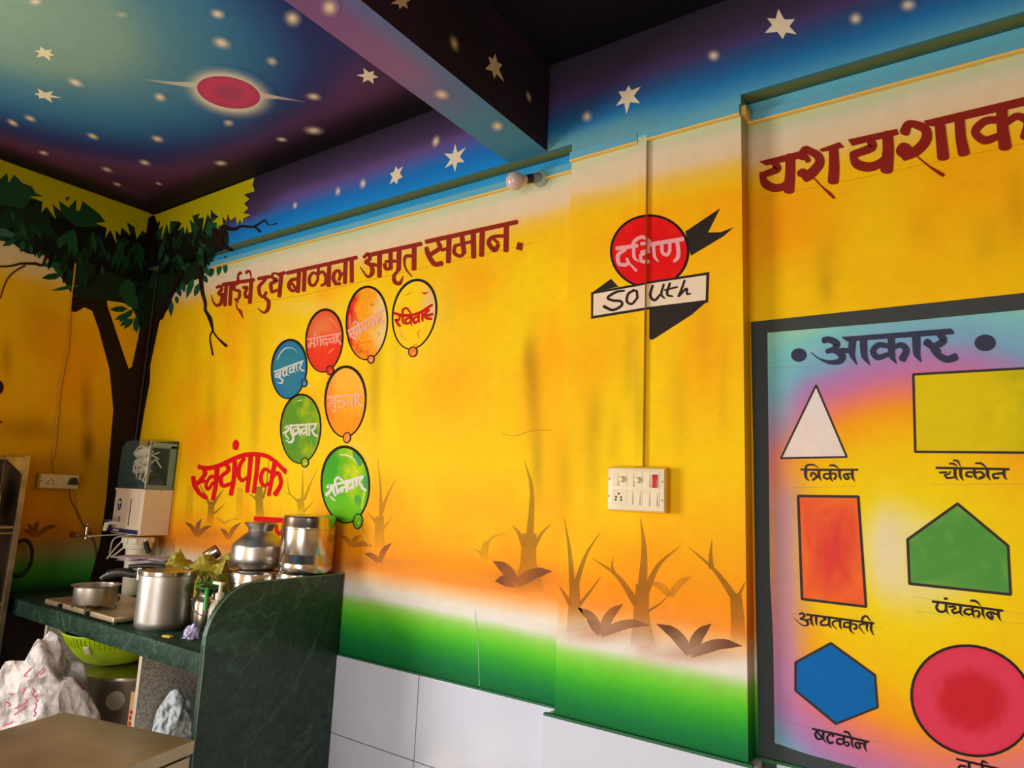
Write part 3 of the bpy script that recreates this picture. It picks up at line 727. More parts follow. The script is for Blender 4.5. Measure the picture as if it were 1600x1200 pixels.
for fr, L in [((0, 400, 6.667), [(640, 90, 210, 3.1, 60), (640, 200, 210, 3.0, 66), (560, 330, -1, 0, 0), (850, 300, 330, 2.95, 40), (1330, 550, 190, 3.1, 60), (1350, 600, 170, 2.75, 55), (1390, 650, 150, 2.3, 50), (1420, 680, 120, 1.55, 50), (1440, 560, 330, 4.1, 140)]),
               ((200, 420, 6.667), [(560, 130, 120, 1.35, 60), (510, 190, 110, 1.2, 50), (680, 90, 230, 1.9, 60), (740, 150, 150, 1.9, 60), (450, 320, 180, 1.6, 50), (500, 280, 90, 1.4, 40), (420, 360, 100, 1.9, 40), (780, 60, 100, 1.1, 50), (880, -20, 110, 1.75, 50), (960, -60, 140, 1.75, 50), (1015, -50, 100, 1.55, 40), (60, 420, 210, 2.4, 60), (100, 480, 170, 1.8, 50), (40, 520, 150, 2.6, 50)]),
               ((0, 230, 6.667), [(180, 940, 180, 2.6, 70), (240, 970, 130, 1.75, 60), (320, 1010, 100, 1.5, 45), (430, 1040, 130, 1.8, 60), (560, 1100, 130, 1.9, 60), (250, 900, 300, 2.9, 80), (60, 860, 200, 2.4, 60)]),
               ((200, 250, 6.667), [(880, 1020, 180, 1.7, 45), (960, 1020, 170, 1.75, 45), (1010, 1040, 140, 1.6, 45), (1000, 1000, 80, .8, 40), (790, 1100, 130, 1.1, 50), (640, 1060, 160, 2.2, 50)])]:
    for x, y, l, a, w in L:
        if l > 0: leaf(d, fr[0] + x / fr[2], fr[1] + y / fr[2], l / fr[2], a, w / fr[2], r.choice((G1, G2, G1)))
for (cu, cv, n_, a0_, a1_, L_) in [(262, 345, 9, .9, 2.1, 42), (300, 340, 9, .8, 1.9, 44), (330, 345, 7, .6, 1.6, 34), (20, 330, 9, .9, 2.3, 46), (70, 350, 8, 1.0, 2.4, 40), (110, 360, 8, 1.2, 2.6, 44), (150, 365, 8, .9, 2.2, 46), (190, 375, 8, .9, 2.1, 46), (215, 380, 6, 1.2, 2.2, 50), (130, 415, 7, 1.4, 3.0, 40), (200, 440, 8, .8, 2.4, 36), (275, 400, 7, .7, 1.8, 34), (310, 385, 6, .5, 1.6, 30), (245, 430, 6, .7, 1.7, 34)]:
    cl = r.choice([(30, 78, 44), (24, 64, 38), (20, 52, 32)])
    for j in range(n_): leaf(d, cu + r.uniform(-6, 6), cv + r.uniform(-6, 6), L_ * r.uniform(.7, 1.1), a0_ + (a1_ - a0_) * j / (n_ - 1) + r.uniform(-.08, .08), 9, cl)
for i in range(60):   # leaves within the canopy
    u = r.uniform(0, 340); v = 300 + r.uniform(0, 120) + (30 if u > 150 else 0) - (0 if u < 240 else 20)
    if u > 300: v = min(v, 385)
    if u < 60: v = min(v, 350)
    leaf(d, u, v, r.uniform(18, 34), r.uniform(1.1, 2.2) if u > 120 else r.uniform(.9, 2.0), r.uniform(5, 9), r.choice([(28, 66, 38), (20, 48, 28), (32, 80, 46), (15, 24, 17)]))
for i in range(26):
    u = r.uniform(40, 335); v = r.uniform(348, 420)
    if u > 300: v = min(v, 385)
    if u < 80: v = min(v, 370)
    leaf(d, u, v, r.uniform(20, 40), r.uniform(1.2, 2.1), r.uniform(6, 10), r.choice([(15, 16, 12), (18, 28, 18)]))
d.fr(0, 230, 6.667)
d.poly([(-40, 380), (75, 265), (90, 370), (148, 285), (230, 370), (330, 410), (370, 480), (445, 515), (380, 540), (300, 560), (250, 640), (60, 600), (-40, 600)], (30, 72, 40))
d.poly([(600, 560), (700, 620), (790, 590), (800, 640), (860, 560), (1010, 680), (1060, 750), (1110, 790), (1000, 830), (800, 830), (660, 720)], (28, 66, 38))
d.poly([(-40, 840), (60, 850), (160, 910), (120, 950), (-40, 900)], (60, 100, 90))
d.build('painted_leaves', TS, wall_s, 5, 'green painted leaves hanging from the canopy')
YL = (178, 168, 4)
d = D2(0, 230, 6.667)
top = [(x, 105 + (x - 0) * .378 - 8) for x in (-60, 0, 400, 800, 1200, 1600)]
top = [(u * 6.667, (pr(0, y_, 3.0)[1] - 230) * 6.667 + 6) for u, y_ in [(pr(0, yy, 3.0)[0], yy) for yy in (-.80, -.66, -.45, -.25, -.10, -.02)]]
d.poly(top + [(1530, 900), (1480, 870), (1425, 960), (1400, 830), (1320, 780), (1360, 920), (1265, 830), (1255, 920), (1200, 860), (1215, 1010), (1150, 860), (1095, 945), (1110, 840), (990, 790), (1100, 780), (1030, 690),
        (860, 560), (830, 660), (795, 660), (795, 540), (715, 630), (610, 555), (635, 670), (545, 590), (580, 750), (485, 620), (430, 680), (445, 570), (300, 510), (440, 515), (340, 410), (230, 370), (148, 285), (90, 370), (75, 265), (-60, 380)], YL)
d.poly([(680, 520), (730, 520), (695, 570)], (40, 70, 20))
d.fr(200, 250, 6.667)
tp = [((pr(xx, -PD, 3.0)[0] - 200) * 6.667, (pr(xx, -PD, 3.0)[1] - 250) * 6.667 + 4) for xx in (.02, .2, .4, .6, .8, .94)]
d.poly(tp + [(1300, 260), (1320, 325), (1205, 360), (1265, 405), (1210, 455), (1255, 500), (1200, 555), (1280, 570), (1200, 610), (1200, 665), (1165, 620), (1140, 680), (1120, 590), (1070, 630), (1035, 560), (1030, 640), (980, 590), (1000, 740), (950, 670), (930, 745), (925, 650), (875, 650), (945, 590),
        (900, 560), (865, 515), (860, 620), (830, 560), (775, 745), (790, 600), (730, 610), (750, 560), (670, 580), (690, 660), (640, 620), (665, 750), (630, 755), (615, 680), (595, 780), (580, 690), (520, 740), (560, 660), (530, 640), (440, 635), (430, 770), (405, 660), (345, 835), (365, 680), (320, 720), (335, 640), (285, 590), (262, 545)], YL)
d.build('painted_leaf_fringe', TS, wall_s, 13, 'yellow-green fringe of painted leaves under the ceiling')
d = D2(200, 250, 6.667)
d.poly([(255, 575), (210, 610), (190, 760), (165, 1060), (290, 1060), (285, 800), (300, 650), (285, 590)], (24, 14, 14))
d.txt('''60-30-22-14: 980,700 1100,720 1180,690 1300,695 1420,625
12-8-8-14: 1420,625 1455,670 1500,675 1540,660
20-14-26: 1310,695 1345,720 1370,745
60-30: 960,760 1030,780
70-40-20: 860,880 980,900 1085,945
P: 880,700 1000,740 990,900 860,900''', (34, 18, 16))
d.fr(200, 420, 6.667)
d.txt('''44-38-30-24: 745,-20 760,150 775,260 800,350 800,430
24-40-16: 800,430 850,520 880,640
14-10-14: 880,640 850,720 880,900
12-12-28: 880,650 930,720 1020,805
60-44-36: 560,20 480,200 380,430
34: 380,430 340,520''', (36, 20, 14))
d.fr(0, 400, 6.667)
d.txt('''34-26-30: 480,10 440,95 360,75
30-24-20-18: 370,80 220,80 100,105 -40,110
16-14-12: 260,100 140,170 60,270 0,440''', (60, 28, 16))
d.build('painted_branches', TS, wall_s, 16, 'thin dark painted branches and hanging root')
d = D2()
d.poly(ell(-2, 605, 8, 11, 0, 20), (70, 30, 30), raw=True); d.poly(ell(-3, 605, 6.5, 9, 0, 20), (35, 25, 40), raw=True); d.stroke([(-6, 655), (0, 659), (4, 661)], (5, 4, 1), (120, 20, 20))
d.build('painted_mark', 'LW', wall_l, 3, 'edge of a dark painted letter')
# --- lettering
MAR = (146, 36, 26); LET = 'painted_lettering'
def letters(surf, par, fr, spec, col, label, h=6, name=LET):
    d = D2(*fr); d.txt(spec, col); return d.build(name, surf, par, h, label)
letters('S', wall_s, (320, 330, 6.154), '''
L36: 172,706 470,660
26-30-34: 112,735 145,720 160,750 130,792
30-34-36-20-4: 132,792 165,820 155,880 120,908 85,880 58,805
26: 160,800 200,790
34: 205,700 192,908
34: 252,694 240,902
30-26-30-28-20: 320,690 285,715 285,755 330,770 328,830 295,860
26-16: 290,845 320,875
12-10-30-6: 300,880 308,930 340,965 366,1032
26-20-34: 322,685 318,620 345,590
34-26-32-30-24: 368,735 405,735 385,790 400,830 440,800
36: 445,675 432,882
34-20-8: 395,590 430,578 446,650''', MAR, 'maroon lettering, first word of the long upper line')
letters('S', wall_s, (320, 330, 6.154), '''
L36: 512,650 620,630
30-30-34-30: 590,640 560,680 520,730 525,800
30-26-30: 525,800 560,825 590,780
30-36-36-22-4: 575,830 612,870 605,940 565,975 502,930
32-20-24: 640,640 655,600 690,600
28-36-36-30: 650,640 690,665 635,700 640,770
30-26: 640,780 720,750
L36: 705,612 765,592
38: 735,605 715,820''', MAR, 'maroon lettering, second short word of the upper line')
letters('S', wall_s, (320, 330, 6.154), '''
L38: 790,595 1458,446
32-34-36-30-28: 890,650 830,665 805,720 840,765 890,745
26: 815,670 890,765
38: 905,590 893,778
38: 958,575 950,765
26: 1092,545 1085,610
24-28-30-30-28-24: 1086,612 1040,592 1004,640 1010,702 1050,712 1084,660
24: 1084,660 1086,612
24-28-30-30-24: 1086,612 1126,582 1160,622 1158,690 1118,716
38: 1195,525 1188,720
36-34-32-30-26: 1262,702 1234,650 1246,592 1282,572 1302,612 1286,665
30: 1258,700 1300,698
26: 1302,615 1345,588
38: 1352,490 1345,692
38: 1410,478 1412,680''', MAR, 'maroon lettering, third word of the upper line')
letters('S', wall_s, (540, 330, 5.333), '''
L36: 212,362 628,272
26-30-34: 150,385 185,355 200,395 165,425
30-34-38-22-4: 165,425 212,455 220,515 180,545 118,462
26: 220,440 270,455
38: 282,345 280,545
34: 372,325 374,480
26-28-30: 374,480 335,480 322,440
26: 330,420 440,415
38: 445,310 440,490
24-30-34-34-4: 440,490 402,540 410,590 450,600 478,540
28-30-20-14-8: 555,375 505,375 488,410 500,480 550,545
38: 570,285 568,485
L38: 670,255 1425,90
30-36-36: 768,260 785,305 715,355
34-38-40-44: 672,305 690,370 740,440 800,435
24-30: 715,355 700,385
28: 800,325 850,310
40: 860,215 855,425
38: 968,205 985,350
30-30-30-28: 985,345 955,375 905,350 905,300
26: 905,290 1060,250
42: 1062,170 1065,385
42: 1138,155 1130,370
28-30-36-40-34: 1330,205 1225,215 1190,265 1240,325 1270,280
24: 1225,225 1270,265
42: 1338,120 1335,332
P: 1432,258 1477,266 1468,330 1418,318''', MAR, 'maroon lettering, last two words of the upper line ending in a full stop')
RED = (222, 8, 18)
letters('S', wall_s, (280, 670, 8.889), '''
60-66-66-66-66-60-56-56: 268,530 400,548 560,510 720,435 870,375 1030,352 1200,375 1320,450 1475,595
P: 262,480 300,520 330,570 270,545
P: 1488,550 1480,640 1430,600 1440,540
64-60-50: 350,570 350,640 240,770
62-66-60: 190,670 215,790 280,900
60-68: 280,900 370,955
46: 230,765 350,720
46-46-44-46-40: 500,690 440,660 370,770 400,840 470,740
70-60-56: 525,540 505,780 465,985
60-54-54-60-50: 665,510 680,580 580,670 600,790 720,760
66-60-62: 770,460 755,700 715,915
56-54-54-50: 900,410 835,520 825,660 870,725
44: 870,725 950,670
66-60-56: 990,390 970,640 940,875
66-60-52: 1090,390 1070,620 1030,885
50-48-54-54-40: 1260,600 1180,560 1130,680 1170,790 1270,740
66-60-50: 1330,440 1290,660 1240,925
46-50-56-70: 1290,680 1370,610 1410,760 1330,915
O: 785,150 828,200 815,275 785,298 745,275 742,200''', RED, 'bright red painted word with a dot above it')
letters('S', wall_s, (380, 780, 15), '''
P: 242,400 960,437 955,545 780,555 250,515
70-90-80: 770,600 780,740 840,820
80-90-60: 840,820 920,740 940,540''', RED, 'bright red word half hidden behind the steel water pot')
letters('SR', wall_s, (1170, 140, 3.721), '''
P: 60,418 295,358 330,395 100,442
40-44-36: 150,430 165,462 85,495
30-52-48-44-40: 75,485 95,545 150,572 205,560 240,520
56-58-62: 240,385 240,480 232,590
52-44-36: 305,395 325,350 360,355
40-50-56-60-60: 350,355 400,385 410,430 360,490 325,510
30-34: 330,385 345,415
O: 280,480 310,458 345,475 330,510 290,505
8-8-18-14: 360,495 420,560 470,605 495,630
P: 408,348 525,305 555,335 500,350 425,362
54-62-64: 492,345 495,450 490,535
P: 575,290 860,228 872,262 600,328
44-52-44: 700,290 715,335 600,380
34-56-56-50-46: 600,372 625,430 690,450 750,435 810,390
62-66-74: 805,255 810,350 800,470
60-50-40: 905,250 925,205 965,200
44-56-62-60-62: 960,200 1025,230 1030,290 975,355 900,385
O: 855,350 885,310 930,318 950,350 920,400 870,385
8-10-20-22: 950,365 1040,440 1100,480 1130,498
P: 1015,182 1600,43 1720,15 1720,60 1600,95 1080,215 1040,210
60-66-70: 1110,200 1120,300 1130,395
60-62-70: 1225,180 1232,280 1250,370
66-68-76: 1470,110 1475,220 1490,335
44-46-50-50-40: 1445,175 1370,185 1315,245 1370,295 1450,270
40-44-50-50: 1500,190 1560,155 1620,190 1600,280''', (140, 34, 24), 'large maroon lettering along the top of the right-hand wall')
d = D2(1170, 140, 3.721); d.stroke([(80, 628), (600, 525), (1180, 400), (1600, 312)], 2, (160, 110, 10), .7, True); d.build('pencil_guide_line', 'SR', wall_s, 3)
d = D2(); d.stroke([(380, 476), (470, 462), (620, 428), (840, 378)], .8, (190, 130, 20), .7, True); d.build('pencil_guide_line', 'S', wall_s, 3)
d = D2(); d.stroke([(742, 955), (747, 1005), (749, 1072)], 1.0, (150, 210, 150), .8); d.build('scratch', 'S', wall_s, 3)
d = D2(); d.stroke([(785, 678), (805, 681), (830, 673), (862, 672)], 1.0, (180, 120, 10), .7); d.build('hairline_crack', 'S', wall_s, 3)

# --- balloons with the names of the days
OUTL = (34, 26, 20)
def balloon(label, cx, cy, rx, ry, rot, egg, fn, knot, kcol, extra, ltr, lcol, lfr, string=None, w=2.4):
    P = ell(cx, cy, rx, ry, rot, 44, egg)
    d = D2(); d.rings(P, fn, 10, raw=True)
    extra(d) if extra else None
    o = d.build('painted_balloon', 'S', wall_s, 3, label)
    d = D2(); q = P + P[:1]
    d.stroke([p for p in q], [w, w * .8, w * .8, w * 1.1, w * 1.6, w * 1.5, w], OUTL, 1.0, True, caps=False); d.build('balloon_outline', 'S', o, 5)
    d = D2(); kx, ky, kr, kq = knot
    d.poly(ell(kx, ky, kr + 1.6, kq + 1.6, .1, 20), OUTL, raw=True); d.poly(ell(kx, ky, kr - .2, kq - .2, .1, 20), kcol, raw=True)
    d.poly(ell(kx + kr * .2, ky + kq * .25, kr * .25, kq * .3, .1, 10), tuple(min(255, c + 60) for c in kcol), .8, raw=True); d.build('balloon_knot', 'S', o, 6)
    if string:
        d = D2(); d.stroke(string, (1.6, 1.4, 1), (245, 215, 150), (.8, .6, .2)); d.build('balloon_string', 'S', o, 2)
    if ltr:
        d = D2(*lfr); d.wk = 1.2; d.txt(ltr, lcol); d.build(LET, 'S', o, 7)
    return o
def nz(u, v, s=14.0): return float(fbm(np.array([u / s + 9.0]), np.array([v / s * .6 + 4.0]))[0])
def lerp(a, b, t): t = max(0, min(1, t)); return tuple(a[i] + (b[i] - a[i]) * t for i in range(3))
def f_blue(t, a, u, v): return lerp((52, 128, 140), (34, 110, 165), t * t * .8 + (nz(u, v) - .5)), 1
def f_red(t, a, u, v): return lerp(lerp((238, 130, 70), (240, 60, 28), (v - 510) / 40 + (nz(u, v) - .5) * 1.2), (220, 40, 20), t ** 3 * .6), 1
def f_marble(t, a, u, v):
    c = lerp((250, 160, 20), (240, 200, 130), (u - 575) / 22 + (nz(u, v, 9) - .5) * 1.6); c = lerp(c, (222, 20, 30), (563 - u) / 14 * (1 if v < 545 else .4) + (nz(u, v, 7) - .52) * 2.2)
    return lerp(c, (250, 120, 20), max(0, (v - 530) / 40) * .6), 1
def f_yel(t, a, u, v): return lerp((252, 204, 10), (235, 190, 120), (u - 652) / 18 * (1.2 if v < 500 else .2) * (1 - abs(v - 475) / 60)), 1
def f_or(t, a, u, v): return lerp(lerp((250, 178, 50), (252, 150, 10), (v - 610) / 50 + (nz(u, v, 10) - .5)), (250, 110, 50), (525 - u) / 18), 1
def f_g1(t, a, u, v): return lerp(lerp((96, 150, 30), (180, 190, 0), (u - 468) / 30 + (nz(u, v, 9) - .5) * 2), (70, 140, 70), (nz(u + 50, v, 12) - .55) * 3), 1
def f_g2(t, a, u, v): return lerp(lerp((66, 168, 30), (205, 215, 10), 1 - abs(u - 552) / 26 - max(0, (v - 765) / 60) + (nz(u, v, 9) - .5) * 1.6), (110, 195, 10), (v - 740) / 60), 1
WH = (238, 226, 205)
balloon('blue painted balloon with an arched white highlight', 451.5, 577, 27.3, 46, .07, .03, f_blue, (475.5, 598.3, 3.4, 5.6), (52, 120, 150),
    lambda d: d.fr(420, 530, 13.33).txt('12-26-16-4: 175,440 230,310 330,200 430,178 520,200 600,285', (190, 205, 200)), '''
L30: 115,680 715,455
30: 238,640 232,790
28-30-30-26: 205,700 150,730 150,790 225,790
24: 170,720 230,790
28-30-34-24-6: 225,810 285,850 275,905 230,915 160,890
28-28-28-30: 300,640 300,600 350,600 330,650
30-34-30: 330,650 290,690 310,770
28: 310,770 375,730
30-26-8: 378,580 375,720 425,765
28-28-28-26: 510,590 440,620 445,700 520,660
30-26-8: 530,550 520,650 565,700
30-26-8: 578,520 575,620 620,680
28-26-26-30: 640,500 690,510 640,590 680,640
26-30: 680,645 735,655''', (206, 204, 198), (420, 530, 13.33), [(480, 600), (487, 605), (492, 618)])
balloon('red-orange painted balloon right of the blue one', 506.5, 532.6, 28.6, 49, .07, .03, f_red, (515.6, 578.6, 4.8, 6.4), (222, 40, 30),
    lambda d: d.fr(470, 480, 10.91).txt('10-18-8: 460,790 510,745 560,700\n14-8: 480,190 560,240 620,350', (250, 140, 100), .8), '''
L22: 110,548 685,445
O: 240,455 262,475 240,495 218,475
24-24-24: 175,550 168,640 150,690
22-22: 150,690 130,640
20: 130,630 225,610
24: 228,545 232,680
22-24-22: 275,540 285,600 265,650
24: 335,525 342,655
22-24-24-24-22-20: 430,530 380,560 385,630 430,605 465,600 440,655
22: 350,560 480,540
22-24-22-22: 560,520 495,550 505,600 560,580
24: 565,500 575,620
24: 605,480 612,600
22-22-22-24: 655,470 620,530 650,570 685,630''', (246, 158, 132), (470, 480, 10.91))
balloon('marbled red, orange and cream painted balloon', 573, 505, 32, 57, .04, .03, f_marble, (579.4, 561.5, 4.2, 5.4), (235, 130, 80),
    lambda d: (d.fr(535, 445, 9.23).txt('14-22-10: 110,430 105,520 115,620', (235, 120, 120), .8), d.txt('6-14-8: 230,855 330,825 420,820', (215, 70, 10), .8), d.txt('O: 400,290 440,265 465,275 430,305', (235, 80, 20), .8), d.txt('8-10: 515,680 545,730', (150, 90, 30), .8)), '''
L30: 85,668 612,352
24-26-26: 150,640 172,672 118,706
26-30-28: 104,690 130,745 200,780
22: 160,712 212,696
26: 205,630 218,735
22-26-18: 160,565 190,530 235,575
26: 245,600 262,710
24: 290,590 305,655
20: 275,650 342,616
22-22-20: 300,652 280,668 268,640
26: 342,560 352,640
22-24-24-22: 430,520 390,550 400,600 440,575
24: 445,500 455,590
24: 500,470 508,560
22-22-24: 570,430 530,500 590,540''', (240, 170, 150), (535, 445, 9.23))
balloon('yellow painted balloon, topmost and furthest right of the seven', 647, 491.5, 33.5, 54.5, .16, .05, f_yel, (645, 549.8, 6, 7), (245, 120, 30),
    lambda d: (d.fr(605, 430, 9.23).txt('6-20-6: 245,285 300,275 355,240', (225, 140, 20)), d.txt('8-34-8: 495,250 540,262 600,240', (215, 50, 40)), d.txt('24-40-10: 175,780 220,880 300,945', (240, 165, 70), .7), d.txt('10-34-10: 475,780 440,840 465,910', (230, 130, 30), .8), d.txt('O: 160,390 200,330 190,380', (240, 220, 140), .8), d.txt('O: 360,1010 430,990 425,1030', (240, 120, 40), .7)), '''
30-36-36-36-30: 100,545 200,578 340,575 480,535 645,428
26-24-26-30: 180,585 165,650 120,640 150,700
28-30: 150,700 182,735
24-28-26-20: 220,560 225,500 275,475 335,545
28-26-6: 225,580 220,660 238,722
26-28-28-26: 325,610 265,640 270,700 330,680
28-26-6: 345,590 340,670 352,735
26-28-28-26: 440,600 380,620 390,690 440,660
28-26-8: 452,575 452,650 465,690
28-26-8: 510,550 505,640 518,670
30-34-34: 600,500 545,560 560,620
30-34: 545,595 650,560
30-34: 570,625 635,630''', (200, 16, 14), (605, 430, 9.23), w=2.6)
balloon('orange painted balloon between the red and the bright green ones', 539.5, 628, 31.6, 55, .03, .05, f_or, (542, 683.8, 4.8, 7.4), (245, 140, 50),
    lambda d: (d.fr(500, 565, 9.23).txt('4-20-8: 360,190 430,178 520,205 560,260', (250, 200, 110), .9), d.txt('16-10: 590,320 585,420', (250, 190, 120), .8), d.txt('20-10: 190,200 150,300 130,420', (248, 120, 60), .5)), '''
L28: 112,515 622,468
24: 175,520 170,600
24-26-20: 170,600 120,620 150,640
26: 215,520 212,620
24-26-24-10: 212,630 232,680 205,720 160,690
24: 250,560 255,590
24-24-26-24-24: 255,580 330,560 360,610 320,660 270,640
24-24-24: 450,550 390,570 400,620
22: 400,620 455,600
26: 465,510 465,640
26: 515,500 515,630
26-26-30: 570,500 545,560 580,620
26-30: 580,620 625,640''', (246, 176, 130), (500, 565, 9.23), [(547, 692), (565, 700), (582, 728)], w=2.8)
balloon('dull green painted balloon left of the bright green one', 469.6, 670.2, 31.2, 53.8, .03, .03, f_g1, (476.4, 722.6, 4.8, 6.6), (165, 180, 20),
    lambda d: (d.fr(430, 610, 9.23).txt('4-16: 300,160 380,140', (220, 225, 160))), '''
L24: 205,508 605,482
26-26-28-34: 145,545 170,515 195,560 125,620
22-18: 150,640 195,705
26-24-28-32-26-4: 232,505 228,600 262,670 245,735 200,745 145,712
22-24-26-22: 325,540 265,560 270,625 325,600
24: 335,505 335,600
22-22-20: 335,560 365,575 350,650
16: 345,600 265,660
22-24-26-22: 435,545 385,565 395,625 440,600
24: 452,495 452,645
24: 492,490 492,650
24-24-26-26: 580,500 570,550 530,570 560,630
24-30: 560,635 607,660''', (218, 214, 190), (430, 610, 9.23), [(476, 732), (480, 742), (487, 752)], w=2.2)
balloon('bright green painted balloon, lowest of the seven', 539.5, 757.5, 37.2, 59.5, -.04, .02, f_g2, (559, 814.6, 6.4, 11), (110, 190, 30),
    lambda d: (d.fr(495, 690, 8.57).txt('O: 480,130 520,135 570,200 605,290 580,330 530,290 490,220', (74, 160, 80)), d.txt('O: 650,440 680,520 690,620 665,650 635,590 625,510', (74, 160, 80)), d.txt('O: 545,715 590,750 590,830 545,850 505,800 510,740', (84, 165, 60)), d.txt('12-26-20-6: 310,180 370,175 440,200 500,240 545,305', (215, 225, 170)), d.txt('34-20: 640,660 620,760 600,900', (190, 215, 60), .6)), '''
L30: 185,595 622,468
30-30-34-44: 140,615 165,585 190,640 130,715
16-22: 180,735 240,790
28: 215,590 230,690
28-22: 230,690 255,725
26-30-28-20: 262,610 245,530 285,480 352,525
30: 262,610 285,695
24: 398,606 335,614
26-26-26-24: 342,612 308,640 325,674 354,652
26: 354,652 338,618
30: 385,540 402,672
26-28-28-26: 455,540 415,570 430,635 480,600
28: 480,510 490,625
28: 530,495 535,600
28-28-28-30: 610,475 570,540 600,590 610,630
26-30: 600,615 655,650''', (224, 218, 205), (495, 690, 8.57), [(563, 826), (568, 838), (578, 855)], w=2.8)

# --- south badge across pillar and casing
PS = 'PL PM PR'; SF = (900, 310, 5.217); BK = (46, 38, 34)
d = D2(*SF)
d.poly([(890, 270), (1175, 80), (1130, 170), (1075, 278), (1180, 275), (1285, 235), (1200, 310), (935, 468)], BK)
d.poly([(130, 768), (285, 655), (345, 720)], BK)
d.poly([(598, 890), (1068, 840), (940, 950), (625, 1152), (598, 1150)], BK)
d.build('painted_ribbon', PS, pillar, 2, 'black painted ribbon with a forked tail')
d = D2(*SF); d.poly(ell(600, 432, 324, 302, 0, 48), (30, 20, 16))
d.rings(ell(600, 432, 304, 284, 0, 40), lambda t, a, u, v: (lerp((225, 14, 18), (235, 50, 20), (nz(u, v, 8) - .55) * 2), 1), 8)
d.build('painted_disc', PS, pillar, 3, 'red painted disc with a black rim')
d = D2(*SF); d.poly([(122, 765), (520, 692), (600, 676), (1085, 600), (1075, 850), (600, 902), (520, 918), (122, 982)], BK)
d.poly([(142, 780), (520, 712), (600, 694), (1062, 625), (1056, 828), (600, 884), (520, 896), (140, 958)], (236, 210, 182))
d.build('painted_banner', PS, pillar, 4, 'cream painted banner with a dark outline')
letters(PS, pillar, SF, '''
16-22-22-22-22-22-22-26: 395,752 330,762 258,808 300,832 362,838 372,872 300,910 225,880
20-22-22-20-20: 470,750 425,780 415,840 455,860 500,810
20-20: 500,810 495,755
20: 495,755 462,748
20-22-22-18: 625,708 605,790 640,830 690,780
18-20-12: 715,700 695,780 722,815
20-22-14: 765,690 742,780 788,800
16: 722,748 825,722
18-20-20: 885,668 860,740 835,800
18-20-18-12: 845,790 900,735 905,780 935,775''', (52, 36, 28), 'dark handwritten English word on the banner', 6)
letters(PS, pillar, SF, '''
L32: 330,408 500,385
26-34-32-28: 405,415 345,460 350,530 395,545
28-30: 395,545 435,525
24: 415,490 430,530
14-22: 440,535 492,590
28-28-8: 470,400 475,480 512,515
24-30-30-20: 462,400 475,350 540,315 605,350
28-26-28-26: 530,370 590,370 580,420 530,440
26-30-30: 525,460 535,510 595,515
22: 540,460 600,430
28-26-10: 632,370 640,470 672,515
L34: 610,375 875,330
28-30-28-26: 700,370 705,440 745,460 765,420
28: 765,355 765,430
32-34-34-24: 825,345 835,430 830,480 800,515''', (232, 160, 165), 'pink handwritten word on the red disc', 6)

# --- the chart of shapes on the right-hand wall
def f_chart(P):
    u, v = prv(P)
    x, z = P[:, 0], P[:, 2]
    c0 = un(1432, 872, 'y', 0.0)
    dx = (x - c0[0]) / .53; dz = (z - c0[2]) / np.where(z > c0[2], .535, .61)
    d = np.sqrt(dx * dx + dz * dz) + .10 * (fbm(x * 4, z * 4) - .5)
    c = ramp(d, [(0, (238, 222, 150)), (.16, (240, 225, 130)), (.30, (248, 215, 5)), (.5, (250, 200, 0)), (.64, (252, 165, 20)), (.73, (240, 130, 105)), (.82, (205, 120, 165)), (.90, (175, 130, 185)), (.99, (125, 170, 205)), (1.14, (130, 200, 200)), (1.28, (185, 215, 150)), (1.5, (215, 215, 120))])
    c = mixc(c, (190, 140, 195), np.exp(-((u - 1225) / 34.0) ** 2) * (1 - sm(v, 1050, 1120)) * sm(v, 690, 800) * .8)
    c = mixc(c, (120, 200, 200), np.exp(-((u - 1215) / 30.0) ** 2) * (1 - sm(v, 620, 740)) * .55)
    c = mixc(c, (240, 222, 190), np.exp(-((u - 1385) / 26.0) ** 2 - ((v - 860) / 75.0) ** 2) * .8)
    return s2l(c)
SURF['CH'] = ('y', 0.0, -1, [], f_chart)
FA = (1100, 400, 3.0); FB = (1100, 800, 3.0)
# chart field: a rectangle of wall with its own paint
def wz(u, v): return un(u, v, 'y', 0.0)
a, b, c_ = wz(1192, 520), wz(1200, 1172), wz(1800, 500)
grid('painted_chart_ground', (a[0], -.0006, ZG + .003), (1.62, 0, 0), (0, 0, a[2] - ZG), 150, 120, f_chart, wall_s)
SL_ = (66, 68, 66)
d = D2()
d.poly([(1173, 503), (1700, 447), (1700, 478), (1600, 484), (1400, 503), (1197, 520)], SL_, raw=True)
d.poly([(1173, 503), (1199, 520), (1200, 620), (1203, 900), (1208, 1000), (1211, 1200), (1186, 1200), (1184, 1100), (1180, 900), (1177, 700)], (62, 68, 70), raw=True)
d.poly([(1186, 1180), (1208, 1160), (1260, 1178), (1340, 1200), (1500, 1240), (1500, 1280), (1186, 1200)], (64, 72, 74), raw=True)
d.build('painted_chart_border', 'SR', wall_s, 4, 'dark grey painted border of the chart')
OUT2 = (62, 50, 50)
def shape(label, pts, fn, w, rings=8, n=None, ln=True):
    d = D2()
    if n: pts = [tuple(p) for p in n]
    dense = []
    for i in range(len(pts)):
        a, b = np.array(pts[i]), np.array(pts[(i + 1) % len(pts)]); k = 5 if len(pts) < 10 else 1
        dense += [tuple(a + (b - a) * j / k) for j in range(k)]
    d.rings(dense, fn, rings, raw=True)
    o = d.build('painted_shape', 'SR', wall_s, 3, label)
    d = D2()
    if len(pts) < 10:
        for i in range(len(pts)): d.stroke([pts[i], pts[(i + 1) % len(pts)]], w * 1.15, OUT2, 1.0, True)
    else: d.stroke(pts + pts[:2], w, (40, 34, 34), 1.0, True)
    d.build('shape_outline', 'SR', o, 5)
    return o
